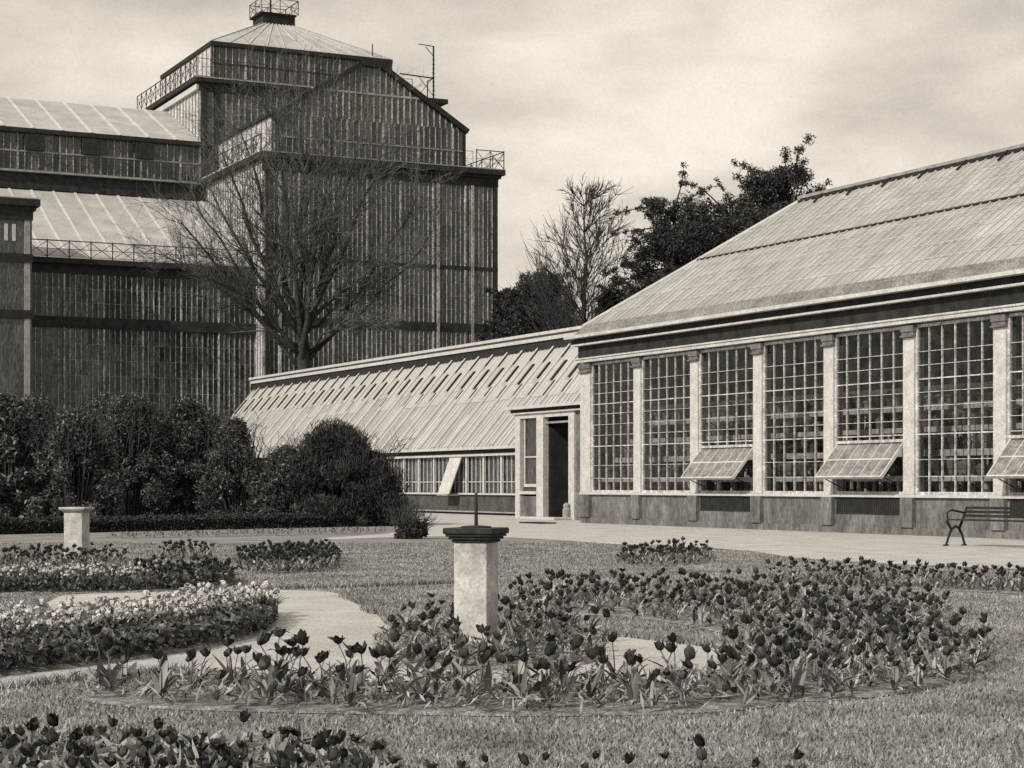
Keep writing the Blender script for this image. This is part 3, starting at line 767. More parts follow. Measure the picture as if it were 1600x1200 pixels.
def big_tree():
    rr = random.Random(11); z = 131
    base = at(478, z, Z=0)
    t = thing('bare_tree', base, 'tall spreading bare tree with fanned limbs in front of the palm house', 'tree', None)
    mb = MB(); fork = at(472, z, 520)
    mb.tube([base, base.lerp(fork, .5) + Vector((.2, 0, 0)), fork, fork + Vector((.3, 0, 2.5))], [.7, .6, .42, .1], 8)
    mb2 = MB()
    targets = [(285, 345, 0.26, -3), (330, 300, .3, 3), (345, 235, .34, -1), (380, 205, .34, 2), (432, 195, .28, -3), (470, 180, .34, 1), (520, 195, .3, -2),
               (565, 190, .34, 2), (600, 235, .28, -2), (655, 300, .24, 2), (300, 420, .22, -3), (630, 400, .22, -2), (575, 470, .18, 3), (335, 470, .18, 1), (500, 240, .3, -3), (600, 505, .14, -4), (262, 400, .2, 2), (300, 300, .22, -2), (680, 360, .2, -1)]
    for tx, ty, r, dz in targets:
        end = at(tx, z + dz, ty); L_ = (end - fork).length
        st_ = base.lerp(fork, rr.uniform(.74, 1.0)) if ty > 220 else fork + Vector((0, 0, rr.uniform(-2, 1.0)))
        side = Vector((0, 0, -1)) * (L_ * .10 if tx < 460 or tx > 520 else 0)
        pts = []; rad = []
        for i in range(9):
            u = i / 8
            p = st_.lerp(end, u) + side * math.sin(math.pi * u) * -(1 if ty > 380 else -.6) + rand_dir(rr) * .22 * (0 if i == 0 else 1)
            pts.append(p); rad.append(r * .72 * (1 - .9 * u) + .02)
        mb.tube(pts, rad, 7)
        for i in range(2, 9):
            for _ in range(1 if i < 3 else 5):
                d = ((pts[i] - pts[i - 1]).normalized() * .6 + rand_dir(rr) * .55 + Vector((0, 0, .12))).normalized()
                grow(mb2, rr, pts[i], d, L_ * rr.uniform(.16, .34), max(.03, rad[i] * .36), 2, .06, 4, .46, .26)
    mb.build('trunk', M_bark, t, smooth=True); mb2.build('crown', M_barkp, t)
big_tree()

def leaf_cloud(centers, radii, n, ln, wd, rr, flat=.0, upb=0):
    """n quads scattered on the shells of clumps"""
    C = np.array([tuple(c) for c in centers]); R = np.array(radii)
    pw = R ** 2; idx = rr.choice(len(C), n, p=pw / pw.sum())
    d = rr.normal(size=(n, 3)); d /= np.linalg.norm(d, axis=1)[:, None]
    P = C[idx] + d * (R[idx] * rr.uniform(.03, 1.12, n) ** .6)[:, None] * np.array([1, 1, .9])
    a = rr.normal(size=(n, 3)) + d * .6 + np.array([0, 0, upb]); a /= np.linalg.norm(a, axis=1)[:, None]
    b = np.cross(a, rr.normal(size=(n, 3))); b /= np.linalg.norm(b, axis=1)[:, None]
    s = rr.uniform(.6, 1.4, n)[:, None]
    a = a * ln * s / 2; b = b * wd * s / 2
    c_ = np.cross(a, b); c_ = c_ / (np.linalg.norm(c_, axis=1)[:, None] + 1e-9) * wd * .25
    V = np.stack([P - a, P + b + c_, P + a, P - b + c_], 1).reshape(-1, 3)
    return V, np.arange(4 * n).reshape(-1, 4)

def blob(c, rx, ry, rz, rr, n=14):
    """a lumpy inner mass"""
    mb = MB()
    for i in range(n + 1):
        for k in range(n * 2):
            ph_ = math.pi * i / n; t = math.pi * k / n
            s = 1 + .16 * math.sin(5 * t + c[0]) * math.sin(3 * ph_ + c[1]) + rr.uniform(-.1, .1)
            mb.v.append((c[0] + rx * s * math.sin(ph_) * math.cos(t), c[1] + ry * s * math.sin(ph_) * math.sin(t), max(.02, c[2] + rz * s * math.cos(ph_))))
    for i in range(n):
        for k in range(n * 2):
            a = i * 2 * n + k; b = i * 2 * n + (k + 1) % (2 * n); mb.f.append((a, a + 2 * n, b + 2 * n, b))
    return np.array(mb.v), np.array(mb.f)
def crown_mesh(name, parent, m, parts):
    Vs = []; Fs = []; o_ = 0
    for V, Fq in parts: Vs.append(V); Fs.append(Fq + o_); o_ += len(V)
    return np_mesh(name, np.concatenate(Vs), np.concatenate(Fs), m, parent)

def shrub(px, hw, top, z, m, label, n=9000, ln=.16, wd=.06, seed=1, up=0, ragged=.25, depth=.85, cat='shrub', grp=None, stalks=0):
    rr = np.random.default_rng(seed); r2 = random.Random(seed)
    c = at(px, z, Z=0); hgt = at(px, z, top).z; w_ = hw * z / F
    t = thing('shrub', (c.x, c.y, 0), label, cat, grp)
    cs, rs = [], []
    for i in range(150):
        u = r2.random() ** .8; th_ = r2.uniform(0, 2 * math.pi); zz = hgt * (.03 + .90 * u)
        prof = (1 - max(0, u - .15) ** 1.7 * 1.2) ** .9 if not up else (1 - u) ** .62 + .06
        rad = w_ * prof * math.sqrt(r2.uniform(.0, 1)) * .92
        cs.append((c.x + rad * math.cos(th_), c.y + rad * depth * math.sin(th_), zz)); rs.append(w_ * r2.uniform(.06, .26))
    parts = [leaf_cloud(cs, rs, n * 2, ln, wd, rr, upb=up)]
    crown_mesh('foliage', t, m, parts)
    tw = MB()
    for i in range(60 + stalks):
        th_ = r2.uniform(0, 6.28); b0 = Vector((c.x + .25 * math.cos(th_), c.y + .25 * math.sin(th_), 0))
        e = Vector((c.x + w_ * r2.uniform(.1, 1.0) * math.cos(th_), c.y + w_ * depth * r2.uniform(.1, 1) * math.sin(th_), hgt * r2.uniform(.6, .98)))
        mid = b0.lerp(e, .55) + Vector((r2.uniform(-.2, .2), r2.uniform(-.2, .2), hgt * .1)); tw.tube([b0, mid, e], [.03, .018, .006], 3)
        for _ in range(4):
            q_ = mid.lerp(e, r2.random()); e2 = q_ + rand_dir(r2) * .45 + Vector((0, 0, .25)); tw.tube([q_, q_.lerp(e2, .5) + rand_dir(r2) * .05, e2], [.01, .008, .004], 3)
    tw.build('stem', M_bark, t)
    return t
gl_ = 'overlapping shrubs along the border at left'
shrub(12, 78, 612, 62, M_leafm, 'bright-leaved shrub cut by the left edge of the photo', seed=1, n=12000, ln=.16, wd=.07)
shrub(118, 76, 632, 61, M_leafm, 'loose glossy shrub right behind the small pale sundial pedestal', seed=2, ln=.14, wd=.05, n=17000)
shrub(205, 84, 606, 66, M_leafm, 'tall dark shrub between the loose glossy shrub and the broad one', seed=3, ln=.12, wd=.04, n=20000, stalks=40)
shrub(292, 82, 622, 67, M_leafm, 'broad shrub with pale flecked leaves at the middle of the border', seed=4, ln=.12, wd=.045, n=20000, stalks=30)
shrub(368, 70, 648, 65, M_leafm, 'shrub whose tip just touches the end of the lean-to roof', seed=5, ln=.12, wd=.04, n=15000)
shrub(445, 66, 700, 64.5, M_leafm, 'lower shrub tucked left of the dark domed yew', seed=6, n=14000, wd=.04, ln=.12)
shrub(530, 132, 672, 65.5, M_leafy, 'dense dark domed yew with spiky top before the lean-to greenhouse', seed=7, n=38000, ln=.22, wd=.028, up=1.4, depth=.8, stalks=60, cat='yew bush')
shrub(160, 110, 622, 70, M_leafm, 'dense dark shrub rising behind the small pale sundial and its glossy neighbour', seed=12, ln=.12, wd=.04, n=20000, stalks=60)
shrub(325, 90, 640, 71, M_leafm, 'dense shrub behind the broad pale-flecked one', seed=13, ln=.12, wd=.04, n=18000, stalks=60)
shrub(55, 90, 618, 70, M_leafm, 'dark shrub half hidden behind the bright-leaved shrub', seed=14, ln=.12, wd=.04, n=16000, stalks=50)
shrub(-70, 90, 610, 66, M_leafm, 'shrub mostly outside the left edge behind the bright-leaved one', seed=8, n=6000)
s_ = shrub(642, 26, 812, 50.5, M_leafd, 'small dark low shrub at the corner of the lawn beside the gravel', seed=9, n=3000, ln=.1, wd=.05)
s_.location = at(642, 49.5, Z=0)

# low leaf band put in for the dark shade under the shrubs
h0, h1 = G(-120, 838), G(628, 821)
hg = thing('shade_band', h0.lerp(h1, .5), 'low dark leaf band standing in for shade at the foot of the shrub border', 'shade_band')
n = 36000; rr = np.random.default_rng(5)
u = rr.uniform(0, 1, n); face = rr.uniform(0, 1, n)
dv = (h1 - h0); ln_ = dv.length; dn = dv.normalized(); sd = Vector((-dn.y, dn.x, 0))
P = np.array(h0)[None] + u[:, None] * np.array(dv)[None]
off = np.where(face < .6, rr.normal(0, .04, n), rr.uniform(0, .8, n)); zz = np.where(face < .6, rr.uniform(0, .36, n), .36 + rr.normal(0, .05, n))
P = P + off[:, None] * np.array(sd)[None]; P[:, 2] = np.abs(zz)
a = rr.normal(size=(n, 3)); a /= np.linalg.norm(a, axis=1)[:, None]; b = np.cross(a, rr.normal(size=(n, 3))); b /= np.linalg.norm(b, axis=1)[:, None]
V = np.stack([P - a * .045, P + b * .03, P + a * .045, P - b * .03], 1).reshape(-1, 3)
bx = MB(); q = [h0 + sd * .08, h1 + sd * .08, h1 + sd * .78, h0 + sd * .78]
bv = np.array([(p.x, p.y, .0) for p in q] + [(p.x, p.y, .32) for p in q]); bf = np.array([(4, 5, 6, 7), (0, 1, 5, 4), (1, 2, 6, 5), (2, 3, 7, 6), (3, 0, 4, 7)])
crown_mesh('foliage', hg, M_leafd, [(V, np.arange(4 * n).reshape(-1, 4)), (bv, bf)])

# dark trees behind the right conservatory
def dark_tree(px, top, hw, z, low_, label, seed, n=15000, ln=.19, wd=.07, m=M_leafd, wisps=26, name='evergreen_tree'):
    rr = np.random.default_rng(seed); r2 = random.Random(seed)
    base = at(px, z, Z=0); ztop = at(px, z, top).z; zlow = at(px, z, low_).z; w_ = hw * z / F
    t = thing(name, base, label, 'tree')
    tk = MB(); mid = base + Vector((.3, .2, (zlow + ztop) / 2))
    tk.tube([base, base.lerp(mid, .5), mid, base + Vector((0, 0, ztop * .93))], [.45, .36, .22, .05], 7)
    cs, rs = [], []
    for i in range(190):
        u = r2.random() ** 1.1; th_ = r2.uniform(0, 6.28); zz = zlow + (ztop - zlow) * (.02 + .86 * u)
        rad = w_ * (1 - (u ** 2.0) * .55) * r2.uniform(.1, .95)
        c = Vector((base.x + rad * math.cos(th_), base.y + rad * math.sin(th_), zz)); cs.append(c); rs.append(w_ * r2.uniform(.06, .3) * (1.1 - .5 * u))
        if i % 6 == 0: tk.tube([Vector((base.x, base.y, zz * .8)), c], [.12, .03], 4)
    # wispy outer sprays
    for i in range(wisps):
        th_ = r2.uniform(0, 6.28); u = r2.uniform(.2, 1); s0 = Vector((base.x, base.y, zlow + (ztop - zlow) * u * .8))
        d = Vector((math.cos(th_), math.sin(th_), r2.uniform(.2, 1.4))).normalized(); p = s0; pts = [p]
        for k in range(6):
            d = (d + rand_dir(r2) * .25 + Vector((0, 0, -.08))).normalized(); p = p + d * w_ * .22 * (1 - u * .35); pts.append(p)
            if k > 2: cs.append(p); rs.append(w_ * r2.uniform(.03, .09))
        tk.tube(pts, [.07, .06, .05, .04, .03, .02, .01], 4)
    tk.build('trunk', M_bark, t)
    Rr = np.array(rs)
    parts = [leaf_cloud(cs, rs, int(n * 4), ln, wd, rr)]
    # extra leaves on the small outer sprays
    sm_ = [i for i, r_ in enumerate(rs) if r_ < w_ * .1]
    if sm_: parts.append(leaf_cloud([cs[i] for i in sm_], [rs[i] * 1.2 for i in sm_], len(sm_) * 26, ln * .8, wd * .8, rr))
    crown_mesh('crown', t, m, parts)
dark_tree(1052, 276, 104, 112, 540, 'dark ragged tree left of the two behind the conservatory roof', 21, 15000)
dark_tree(1140, 284, 104, 118, 520, 'lower dark tree between the two ragged ones behind the roof', 24, 12000, wisps=8)
dark_tree(1222, 240, 112, 112, 470, 'highest dark tree directly above the hip of the conservatory roof', 22, 17000, wisps=30)
dark_tree(845, 415, 74, 128, 540, 'dark evergreen at the right foot of the palm house', 23, 9000, wisps=14)
dark_tree(790, 440, 46, 132, 560, 'small dark evergreen touching the palm house corner', 25, 5000, wisps=6)
dark_tree(955, 440, 34, 118, 530, 'thin leafy bush between the bare tree and the dark ragged tree', 26, 2600, wisps=16)
def bare_tree(px, top, hw, z, label, seed):
    global TWIG
    TWIG = .024; rr = random.Random(seed); base = at(px, z, Z=0); t_ = at(px, z, top)
    t = thing('bare_tree', base, label, 'tree'); mb = MB(); mb2 = MB(); pts = []; rad = []
    for i in range(12):
        u = i / 11; pts.append(base.lerp(t_, u) + Vector((rr.uniform(-.12, .12), rr.uniform(-.12, .12), 0))); rad.append(.34 * (1 - u) + .03)
    mb.tube(pts, rad, 7); w_ = hw * z / F
    for i in range(4, 12):
        for k in range(9 if i > 5 else 6):
            th_ = rr.uniform(0, 6.28); d = Vector((math.cos(th_), math.sin(th_), rr.uniform(.6, 1.5))).normalized()
            grow(mb2, rr, pts[i], d, w_ * rr.uniform(.8, 1.15) * (1.45 - i / 9.5), max(.035, rad[i] * .32), 2, .12, 4, .42, .2)
    mb.build('trunk', M_bark, t, smooth=True); mb2.build('crown', M_bark, t)
bare_tree(914, 322, 150, 118, 'slender bare tree against the sky between palm house and conservatory', 31)

# ------------------------------------------------------------------ sundials
def sundial(px, pyb, hgt, wd, rot, label, gnomon, cap=(1.55, .12), thick=.16, m=M_slab):
    c = G(px, pyb); t = thing('sundial', (c.x, c.y, 0), label, 'sundial')
    def part(name, layers, m_, bev=.012):
        b = MB()
        for x0, x1, y0, y1, z0, z1 in layers: b.box(c.x + x0, c.x + x1, c.y + y0, c.y + y1, z0, z1)
        cr_, sr_ = math.cos(rot), math.sin(rot)
        b.v = [(c.x + (x - c.x) * cr_ - (y - c.y) * sr_, c.y + (x - c.x) * sr_ + (y - c.y) * cr_, z) for x, y, z in b.v]
        return b.build(name, m_, t, bevel=bev)
    h = wd / 2
    part('pedestal', [(-h, h, -h, h, .0, hgt - thick)], M_stone)
    part('base', [(-h * 1.25, h * 1.25, -h * 1.25, h * 1.25, 0, .08)], M_stone)
    cw = h * cap[0]
    part('slab', [(-cw * .74, cw * .74, -cw * .74, cw * .74, hgt - thick, hgt - thick * .8), (-cw * .84, cw * .84, -cw * .84, cw * .84, hgt - thick * .8, hgt - thick * .6), (-cw * .93, cw * .93, -cw * .93, cw * .93, hgt - thick * .6, hgt - thick * .42), (-cw, cw, -cw, cw, hgt - thick * .42, hgt)], m, .012)
    if gnomon:
        d_ = part('dial', [(-.0, .0, 0, 0, hgt, hgt)], M_dark, 0)
        bpy.data.objects.remove(d_)
        MB().lathe((c.x, c.y, hgt), ((.13, 0), (.13, .012), (.05, .02)), 20).build('dial_plate', M_slab, t)
        gpx = MB(); gpx.tube([(c.x, c.y, hgt), (c.x, c.y, hgt + .30)], [.017, .012], 8); gpx.build('gnomon', M_dark, t)
    return t
sundial(744, 1012, 1.03, .30, -math.radians(45), 'large near sundial with rod, dark slab top and pale stone pedestal', True, (1.5, .1), .125)
sundial(120, 878, .99, .35, -math.radians(36), 'small far sundial pedestal of pale stone among flowers at left', False, (1.4, .1), .1, M_stone)

# ------------------------------------------------------------------ bench on the path
bq = G(1493, 853)
bn = thing('garden_bench', (bq.x, bq.y - 1, 0), 'dark cast iron garden bench standing on the gravel by the conservatory', 'bench')
fx, bx_ = bq.x - .22, bq.x + .22
for k, yy in enumerate((bq.y, bq.y - 2.9)):
    e = MB()
    e.tube([(fx - .06, yy, 0), (fx + .02, yy, .2), (fx + .1, yy, .38), (fx, yy, .52), (fx - .03, yy, .58)], [.03, .028, .035, .035, .03], 6)
    e.tube([(bx_ + .05, yy, 0), (bx_ - .03, yy, .25), (bx_ - .12, yy, .4), (bx_ - .02, yy, .58), (bx_ + .1, yy, .88)], [.03, .03, .035, .035, .025], 6)
    e.tube([(fx + .1, yy, .38), (bq.x, yy, .45), (bx_ - .12, yy, .4)], [.025, .03, .025], 6)
    e.tube([(fx, yy, .56), (fx - .02, yy, .76), (fx + .1, yy, .82), (bx_, yy, .76), (bx_ + .07, yy, .78)], [.022, .025, .025, .025, .02], 6)
    e.tube([(fx - .12, yy, .01), (fx + .02, yy, .02)], [.03, .02], 6); e.tube([(bx_ - .04, yy, .01), (bx_ + .1, yy, .02)], [.03, .02], 6)
    e.build('end_frame', M_dark, bn)
s_ = MB()
for i in range(6): s_.box(fx + i * .08, fx + .06 + i * .08, bq.y - 2.95, bq.y + .03, .585, .615)
s_.build('seat', M_dark, bn)
s_ = MB()
for i in range(3): s_.box(bx_ + .02 + i * .035, bx_ + .045 + i * .035, bq.y - 2.95, bq.y + .03, .66 + i * .09, .72 + i * .09)
s_.build('backrest', M_dark, bn)

# ------------------------------------------------------------------ flowers
def blade(mb, base, az, L_, wd, lean, mi, seg=5, droop=.5, fold=.25, start=.3):
    ca, sa = math.cos(az), math.sin(az); n0 = len(mb.v); a = start; x = z = 0
    for i in range(seg + 1):
        u = i / seg; w_ = wd * (math.sin(math.pi * (.12 + .85 * u)) ** .8) / 2 + .0015
        for s in (-1, 0, 1):
            dx = x; zz = z + (abs(s) * w_ * fold)
            mb.v.append((base[0] + ca * dx - sa * s * w_, base[1] + sa * dx + ca * s * w_, base[2] + zz))
        a += (lean + droop * u) / seg
        x += math.sin(a) * L_ / seg; z += math.cos(a) * L_ / seg
    for i in range(seg):
        for s in range(2):
            b = n0 + i * 3 + s; mb.f.append((b, b + 1, b + 4, b + 3)); mb.mi.append(mi)
def tulip(seed, hgt=.38, hd=1.0):
    rr = random.Random(seed); st_, lv, hd_ = MB(), MB(), MB()
    lx, ly = rr.uniform(-.09, .09), rr.uniform(-.09, .09)
    st_.tube([(0, 0, 0), (lx * .3, ly * .3, hgt * .5), (lx, ly, hgt - .09)], [.006, .005, .0045], 4); st_.mi = [0] * len(st_.f)
    for k in range(rr.randint(6, 9)):
        blade(lv, (rr.uniform(-.02, .02), rr.uniform(-.02, .02), .01), rr.uniform(0, 6.28), rr.uniform(.12, .30), rr.uniform(.018, .055), rr.uniform(.1, 1.0), 1, seg=6, droop=rr.uniform(-.6, 2.0), fold=rr.uniform(-.2, .8), start=rr.uniform(.05, 1.0))
    top = Vector((lx, ly, hgt - .09)); open_ = rr.uniform(.7, 1.3)
    tx, ty = rr.uniform(-.5, .5), rr.uniform(-.5, .5); hd = hd * rr.uniform(.75, 1.1); loose = rr.choice((.25, .6, 1.0, 1.5))
    for k in range(9):
        az = k * 2 * math.pi / 4.5 + rr.uniform(-.3, .3); inner = .7 if k > 5 else 1; ph_ = rr.uniform(.7, 1.15); spl = 1 + loose * rr.uniform(-.1, 1.0)
        n0 = len(hd_.v); curl = rr.uniform(-.3, 1) * loose
        prof = ((.006, 0, .010), (.028, .014, .021), (.036 * (1 + .2 * (spl - 1)), .038, .027), (.034 * spl, .066 - .012 * curl, .022), (.034 * spl * (1 + .35 * curl), .088 - .04 * curl, .007))
        for r, zz, w_ in prof:
            r *= inner * hd; w_ *= hd; zz *= hd * ph_
            for s in (-1, 0, 1):
                rr_ = r * (1 if s == 0 else .9) + rr.uniform(-.003, .003)
                hx_ = math.cos(az) * rr_ - math.sin(az) * s * w_; hy_ = math.sin(az) * rr_ + math.cos(az) * s * w_
                hd_.v.append((top.x + hx_ + tx * zz, top.y + hy_ + ty * zz, top.z + zz + rr.uniform(-.003, .004)))
        for i in range(4):
            for s in range(2):
                b = n0 + i * 3 + s; hd_.f.append((b, b + 1, b + 4, b + 3)); hd_.mi.append(2)
    return st_, lv, hd_
def pale_plant(seed):
    rr = random.Random(seed); lv, bl = MB(), MB()
    for k in range(11):
        blade(lv, (rr.uniform(-.03, .03), rr.uniform(-.03, .03), .0), rr.uniform(0, 6.28), rr.uniform(.14, .24), rr.uniform(.03, .05), rr.uniform(.2, .8), 0, seg=3, droop=rr.uniform(.2, 1.2), start=rr.uniform(.05, .6))
    for k in range(rr.randint(2, 4)):
        cx, cy, cz = rr.uniform(-.08, .08), rr.uniform(-.08, .08), rr.uniform(.17, .26)
        for j in range(9):
            d = rand_dir(rr); p = Vector((cx, cy, cz)) + d * .022; a = d.cross(rand_dir(rr)).normalized() * .022; b = d.cross(a).normalized() * .022
            n0 = len(bl.v); bl.v += [tuple(p - a), tuple(p - b + d * .008), tuple(p + a), tuple(p + b + d * .008)]; bl.f.append((n0, n0 + 1, n0 + 2, n0 + 3)); bl.mi.append(1)
        lv.tube([(cx * .3, cy * .3, 0), (cx, cy, cz)], [.004, .003], 3); lv.mi += [0] * 5
    return lv, bl
def mesh_of(mb, name, m):
    me = bpy.data.meshes.new(name); me.from_pydata(mb.v, [], mb.f); me.materials.append(m); me.polygons.foreach_set('use_smooth', [True] * len(me.polygons)); me.update(); return me
def sample(poly, n, dmin, seed, inset=.04):
    rr = np.random.default_rng(seed); xs_ = [p.x for p in poly]; ys_ = [p.y for p in poly]; out = []
    tries = 0
    while len(out) < n and tries < 60:
        Q = np.stack([rr.uniform(min(xs_), max(xs_), 400), rr.uniform(min(ys_), max(ys_), 400)], 1); Q = Q[inside(Q, poly)]
        for q in Q:
            if len(out) >= n: break
            if all((q[0] - o[0]) ** 2 + (q[1] - o[1]) ** 2 > dmin * dmin for o in out[-900:]): out.append((q[0], q[1]))
        tries += 1
    return out
TV = [tulip(s, h) for s, h in enumerate((.40, .36, .42, .33, .38, .26, .37, .41, .34, .30, .39, .28, .35, .37))]
TM = [(mesh_of(a, 'stem', M_stem), mesh_of(b, 'leaves', M_tleaf), mesh_of(c, 'flower_head', M_head)) for a, b, c in TV]
PV = [pale_plant(s) for s in range(20, 26)]
PM = [(mesh_of(a, 'foliage', M_tleaf), mesh_of(b, 'blossom', M_white)) for a, b in PV]
def vis(x, y, z=.3):
    d = x * ST + y * CT; px = CX + F * (x * CT - y * ST) / d
    return -25 < px < 1625 and HY + (H - z) / d * F < 1205
def plant(x, y, z, meshes, names, label, cat, group, sc=1.0, name='tulip', rr=random):
    t = bpy.data.objects.new(name, None); COL.objects.link(t); t.empty_display_size = .1
    t.location = (x, y, z); t.rotation_euler = (rr.uniform(-.1, .1), rr.uniform(-.1, .1), rr.uniform(0, 6.28)); t.scale = (sc,) * 3
    tag(t, label, cat, group)
    for me, nm in zip(meshes, names):
        o = bpy.data.objects.new(nm, me); COL.objects.link(o); o.parent = t
    return t
r3 = random.Random(3)
def tulips(key, n, dmin, label, group, seed, zb=.05, sc=(.85, 1.15), extra=None):
    for x, y in (sample(BEDS[key], n, dmin, seed) if extra is None else extra):
        if vis(x, y): plant(x, y, zb, TM[r3.randrange(14)], ('stem', 'leaves', 'flower_head'), label, 'tulip', group, r3.uniform(*sc), rr=r3)
tulips('front', 92, .13, 'dark tulip in the sparse row before the central sundial bed', 'tulips in the row before the sundial', 41, sc=(.65, 1.12))
tulips('centre', 74, .14, 'dark tulip in the round bed at the foot of the large sundial', 'tulips round the large sundial', 42, .04, (.6, .92))
tulips('fore', 120, .08, 'dark tulip among pale leaves at the bottom left edge', 'tulips at the bottom left', 43, sc=(.45, .72))
tulips('foreright', 22, .2, 'dark scattered tulip at the bottom edge below the sundial', 'tulips scattered at the bottom edge', 44, sc=(.42, .62))
# the tulips of the farther beds as one mass
def replicate(protos, places, name, mats, label, cat=None, tall=1.0):
    Vs, F4, M4 = [], [], []; off = 0; rr = np.random.default_rng(9)
    packs = []
    for mbs in protos:
        v = []; f = []; mi = []
        for mb in mbs:
            o_ = len(v); v += mb.v
            for ff, m_ in zip(mb.f, mb.mi):
                if len(ff) == 4: f.append([i + o_ for i in ff]); mi.append(m_)
        packs.append((np.array(v), np.array(f), np.array(mi)))
    for (x, y, z, s) in places:
        v, f, mi = packs[rr.integers(len(packs))]; a = rr.uniform(0, 6.28); c_, s_ = math.cos(a), math.sin(a)
        w_ = np.stack([v[:, 0] * c_ - v[:, 1] * s_, v[:, 0] * s_ + v[:, 1] * c_, v[:, 2]], 1) * s + np.array([x, y, z])
        Vs.append(w_); F4.append(f + off); M4.append(mi); off += len(v)
    o = np_mesh(name, np.concatenate(Vs), np.concatenate(F4), mats, None, np.concatenate(M4))
    tag(o, label, cat, None, 'stuff'); return o
pl_ = []
for key, n, dm, sd_, zb in (('right', 150, .17, 51, .05), ('back', 340, .21, 52, .05), ('farright', 200, .18, 53, .04), ('small', 150, .17, 54, .04), ('dialbed', 170, .18, 55, .04),
                            ('tiny', 50, .16, 56, .04), ('block', 420, .14, 57, .04), ('fringe', 200, .3, 58, .03)):
    for x, y in sample(BEDS[key], n, dm, sd_):
        s = r3.uniform(.5, .88) * (1.0 if key != 'fringe' else .6); pl_.append((x, y, zb * .5, s))
# dark tulips at the right end of the upper pale bed
up_poly = [G(*p) for p in ((215, 903), (350, 903), (370, 911), (345, 920), (230, 924))]
for x, y in sample(up_poly, 150, .13, 59): pl_.append((x, y, .03, r3.uniform(.55, .8)))
replicate(TV, pl_, 'tulip', [M_stem, M_tleaf, M_head], 'masses of dark tulips filling the beds right of and behind the sundials', 'tulips')
# pale bedding flowers
pale = []
wl_poly = [G(*p) for p in ((-160, 1022), (0, 1006), (200, 984), (330, 960), (420, 960), (432, 970), (330, 992), (200, 1012), (0, 1034), (-160, 1054))]
for x, y in sample(wl_poly, 190, .15, 61):
    if vis(x, y): plant(x, y, .06, PM[r3.randrange(6)], ('foliage', 'blossom'), 'pale-flowered plant in the crescent bed at lower left', 'flower', 'pale flowers in the crescent bed', r3.uniform(.85, 1.2), 'bedding_flower', r3)
pl2 = []
for x, y in sample([G(*p) for p in ((-40, 913), (0, 910), (210, 905), (250, 914), (200, 925), (0, 927), (-40, 928))], 85, .2, 62):
    if vis(x, y): plant(x, y, .06, PM[r3.randrange(6)], ('foliage', 'blossom'), 'pale-flowered plant in the far left bed before the small sundial', 'flower', 'pale flowers in the far left bed', r3.uniform(.65, .9), 'bedding_flower', r3)
# green filling between the flowers of the crescent beds
def ground_cover(keys, n, ln, wd, hh, name, m, label, seed):
    rr = np.random.default_rng(seed); Vs = []
    for key in keys:
        poly = BEDS[key]; xs_ = [p.x for p in poly]; ys_ = [p.y for p in poly]
        Q = np.stack([rr.uniform(min(xs_), max(xs_), n * 3), rr.uniform(min(ys_), max(ys_), n * 3)], 1); Q = Q[inside(Q, poly)][:n]
        k = len(Q); P = np.concatenate([Q, .05 + rr.uniform(0, hh, (k, 1))], 1)
        a = rr.normal(size=(k, 3)) + np.array([0, 0, .6]); a /= np.linalg.norm(a, axis=1)[:, None]; b = np.cross(a, rr.normal(size=(k, 3))); b /= np.linalg.norm(b, axis=1)[:, None]
        s = rr.uniform(.6, 1.4, k)[:, None]
        Vs.append(np.stack([P - a * ln * s / 2, P + b * wd * s / 2, P + a * ln * s / 2, P - b * wd * s / 2], 1).reshape(-1, 3))
    V = np.concatenate(Vs); o = np_mesh(name, V, np.arange(len(V)).reshape(-1, 4), m); tag(o, label, 'plants', None, 'stuff')
ground_cover(('whitelow', 'whiteup'), 26000, .07, .035, .16, 'leafy_ground_cover', M_leafm, 'dark low leaves filling the pale flower beds at left', 71)

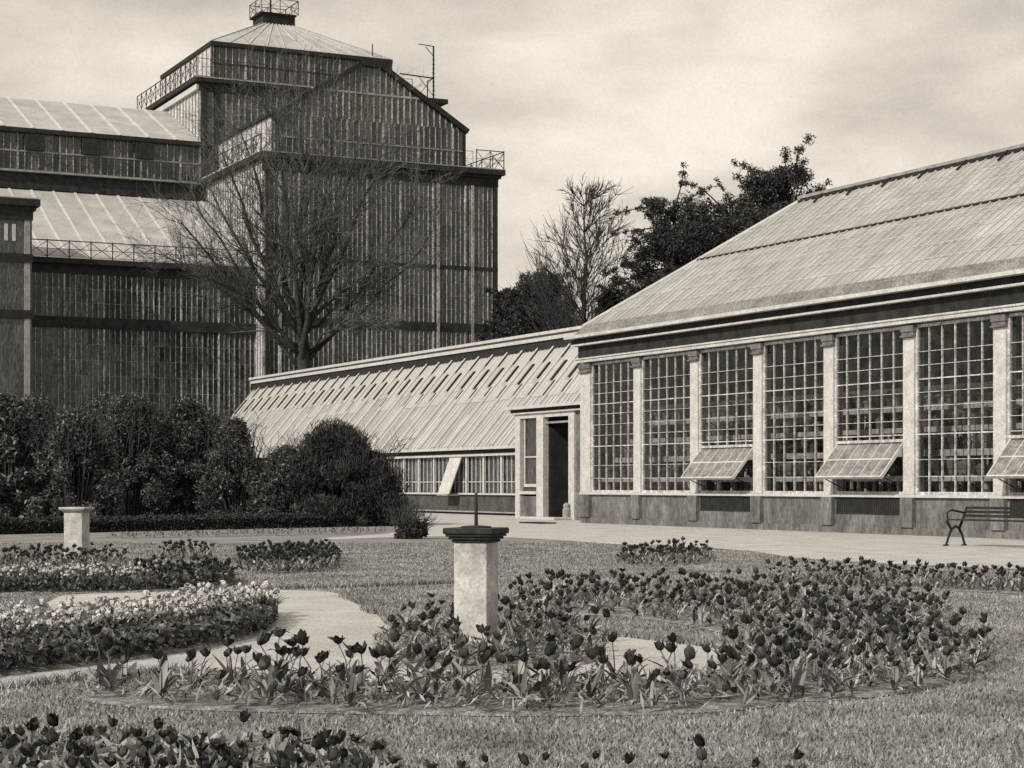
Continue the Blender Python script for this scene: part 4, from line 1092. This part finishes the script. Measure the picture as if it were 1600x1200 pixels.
ground_cover(('front', 'right', 'back', 'centre', 'fore', 'foreright'), 2400, .10, .016, .07, 'fallen_leaves', M_tleaf, 'low curling tulip leaves scattered over the soil of the tulip beds', 72)
ground_cover(('fore',), 2600, .13, .03, .15, 'low_foliage', M_tleaf, 'leafy growth filling the flower strip along the bottom left edge', 73)
# ------------------------------------------------------------------ grass
def make_grass():
    rr = np.random.default_rng(77); n = 230000
    z = 9.2 + (46 - 9.2) * rr.uniform(0, 1, n) ** 1.25; px = rr.uniform(-60, 1660, n)
    lat = (px - CX) / F * z; P = np.stack([ST * z + CT * lat, CT * z - ST * lat], 1)
    keep = np.ones(n, bool)
    for poly in [path_poly, gr_poly] + [BEDS[k] for k in ('front', 'centre', 'right', 'back', 'whitelow', 'whiteup', 'farright')]: keep &= ~inside(P, poly)
    P = P[keep]; h = rr.uniform(.012, .034, len(P))
    # longer turf along the cut edges
    for line in (((400, 921), (500, 920), (560, 918), (700, 912)), ((925, 991), (1000, 997), (1110, 1011)), ((537, 932), (575, 947), (585, 960)), ((0, 1078), (180, 1056), (300, 1048))):
        for a, b in zip(line, line[1:]):
            A_, B_ = G(*a), G(*b); k = int((B_ - A_).length * 420); u_ = rr.uniform(0, 1, k)[:, None]
            Q = np.array(A_)[None, :2] * (1 - u_) + np.array(B_)[None, :2] * u_ + rr.normal(0, .035, (k, 2)); P = np.concatenate([P, Q]); h = np.concatenate([h, rr.uniform(.04, .09, k)])
    n = len(P); az = rr.uniform(0, 6.28, n); ln = rr.uniform(-1, 1, (n, 2)) * h[:, None] * .8
    wd = .0045 + .00022 * (P[:, 0] * ST + P[:, 1] * CT)
    dx = np.stack([np.cos(az), np.sin(az)], 1) * wd[:, None]
    z0 = np.zeros((n, 1))
    V = np.stack([np.concatenate([P - dx, z0], 1), np.concatenate([P + dx, z0], 1), np.concatenate([P + ln, h[:, None]], 1)], 1).reshape(-1, 3)
    o = np_mesh('grass', V, np.arange(3 * n).reshape(-1, 3), M_grass, None, None, 3); tag(o, 'short mown grass of the garden lawns', 'grass', None, 'stuff')
make_grass()
